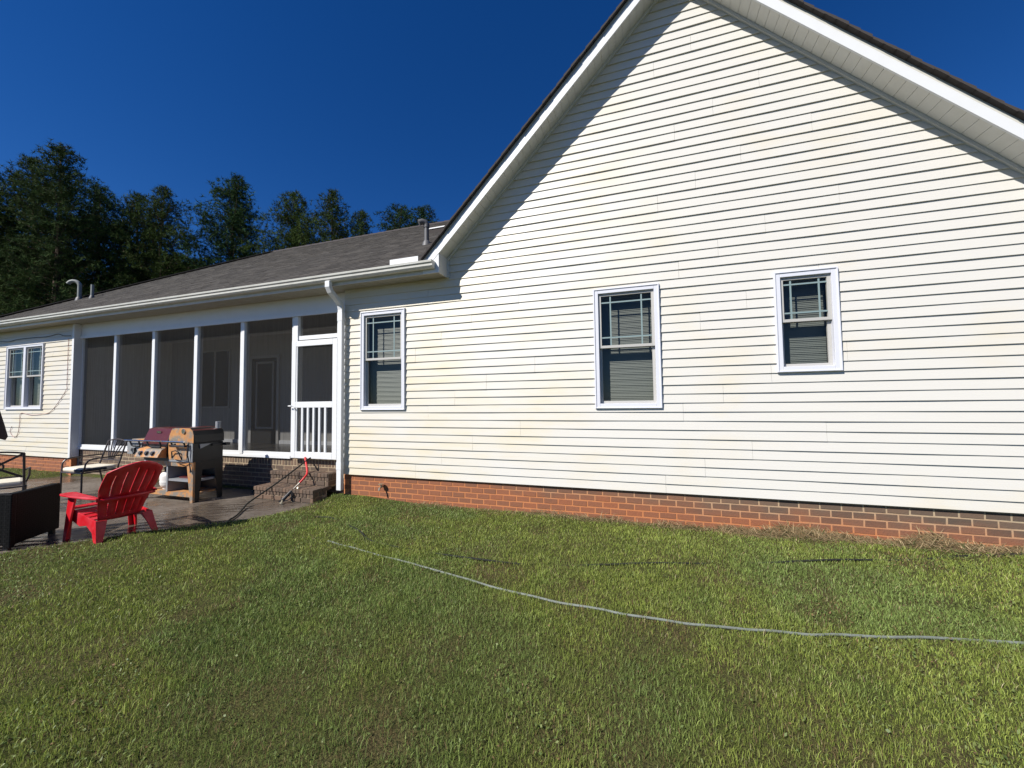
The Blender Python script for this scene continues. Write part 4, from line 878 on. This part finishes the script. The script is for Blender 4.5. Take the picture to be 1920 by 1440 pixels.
col *= (rng.uniform(.6, 1.45, n_) * (.85 + .35 * vnoise(X + 33, Y + 33, 7.0, 61)))[:, None]
stem = rng.random(n_) < .018; col[stem] = (.42, .38, .20)
# clover and weed leaflets lying between the blades
m2 = 90000; lx = rng.uniform(-6.5, 4.6, m2); ly = -5.0 + 4.95 * rng.random(m2); wp_ = vnoise(lx + 15, ly + 15, 1.3, 51) * .6 + vnoise(lx + 15, ly + 15, 5.0, 52) * .4
k_ = (inside_sd(lx, ly) > .02) & (rng.random(m2) < np.clip((wp_ - .45) * 4, .08, 1)); lx = lx[k_]; ly = ly[k_]; m2 = len(lx)
lzv = lawn_z(lx, ly) + rng.uniform(.004, .030, m2); an = rng.uniform(0, 2 * np.pi, m2); sz = rng.uniform(.0035, .0085, m2); tl = rng.normal(0, .45, (m2, 2))
def lp(c, s_): dx_ = (np.cos(an) * c - np.sin(an) * s_) * sz; dy_ = (np.sin(an) * c + np.cos(an) * s_) * sz; return np.stack([lx + dx_, ly + dy_, lzv + dx_ * tl[:, 0] + dy_ * tl[:, 1]], 1)
LV = np.stack([lp(-1.3, 0), lp(0, -.7), lp(1.2, 0), lp(0, .7)], 1).reshape(-1, 3); o4 = (np.arange(m2) * 4)[:, None] + len(V)
LT = np.stack([np.concatenate([o4, o4 + 1, o4 + 2], 1), np.concatenate([o4, o4 + 2, o4 + 3], 1)], 1).reshape(-1, 3)
lg = rng.random(m2)[:, None]; lc = np.array([.10, .15, .04]) * (1 - lg) + np.array([.19, .23, .07]) * lg; lb_ = rng.random(m2) < .07; lc[lb_] = (.22, .14, .07)
V = np.concatenate([V, LV]); T = np.concatenate([T, LT]); VC = np.concatenate([np.repeat(col, 5, 0), np.repeat(lc, 4, 0)])
go = npmesh('grass', V, T, MGRASS, VC); tag(go, 'short mown green grass of the lawn', 'grass', kind='stuff')

# dry straw and weeds along the foot of the brick wall
n_ = 9000; u = rng.random(n_)
X = np.where(u < .75, rng.uniform(.9, 3.9, n_), rng.uniform(-3.4, .9, n_)); clump = np.clip(vnoise(X + 10, X * 0, 2.4, 41) * 1.5 - .35, .08, 1)
clump = np.where(X < .9, clump * .45, np.where(X > 3.0, clump * .5, clump))
Y = -.02 - np.abs(rng.normal(0, .085, n_)); Zb = lawn_z(X, Y) + rng.random(n_) * .13 * clump * np.clip(1 + (Y + .02) / .25, 0, 1)
ln = rng.uniform(.04, .16, n_) * (.5 + .6 * clump); az = rng.normal(0, .7, n_) + np.pi * (rng.random(n_) < .5); el = rng.normal(.12, .35, n_)
el = np.where(rng.random(n_) < .015, rng.uniform(.7, 1.3, n_), el)
D = np.stack([np.cos(az) * np.cos(el), np.sin(az) * np.cos(el) * .5, np.sin(el)], 1); P = np.stack([X, Y, Zb], 1); sv = np.cross(D, np.array([.2, .9, .5])); sv /= np.linalg.norm(sv, axis=1)[:, None]; sv *= rng.uniform(.0015, .0034, n_)[:, None]
Q = P + D * ln[:, None] * .5 + np.array([0, 0, 1]) * (rng.random(n_) * .012)[:, None]; R_ = P + D * ln[:, None]
for A_ in (P, Q, R_): A_[:, 1] = np.minimum(A_[:, 1], .012)
V = np.stack([P - sv, P + sv, Q - sv, Q + sv, R_], 1).reshape(-1, 3); o5 = (np.arange(n_) * 5)[:, None]
T = np.stack([np.concatenate([o5, o5 + 1, o5 + 3], 1), np.concatenate([o5, o5 + 3, o5 + 2], 1), np.concatenate([o5 + 2, o5 + 3, o5 + 4], 1)], 1).reshape(-1, 3)
g = rng.random(n_)[:, None]; col = np.array([.32, .22, .11]) * (1 - g) + np.array([.52, .40, .23]) * g; col = np.where(rng.random(n_)[:, None] < .12, np.array([.10, .12, .04]), col)
so = npmesh('dry_straw', V, T, MSTRAW, np.repeat(col, 5, 0)); tag(so, 'dry straw and clippings heaped against the brick base', 'straw', kind='stuff')
print('tris', sum(len(o.data.loops) - 2 * len(o.data.polygons) for o in bpy.data.objects if o.type == 'MESH'), len(bpy.data.objects))
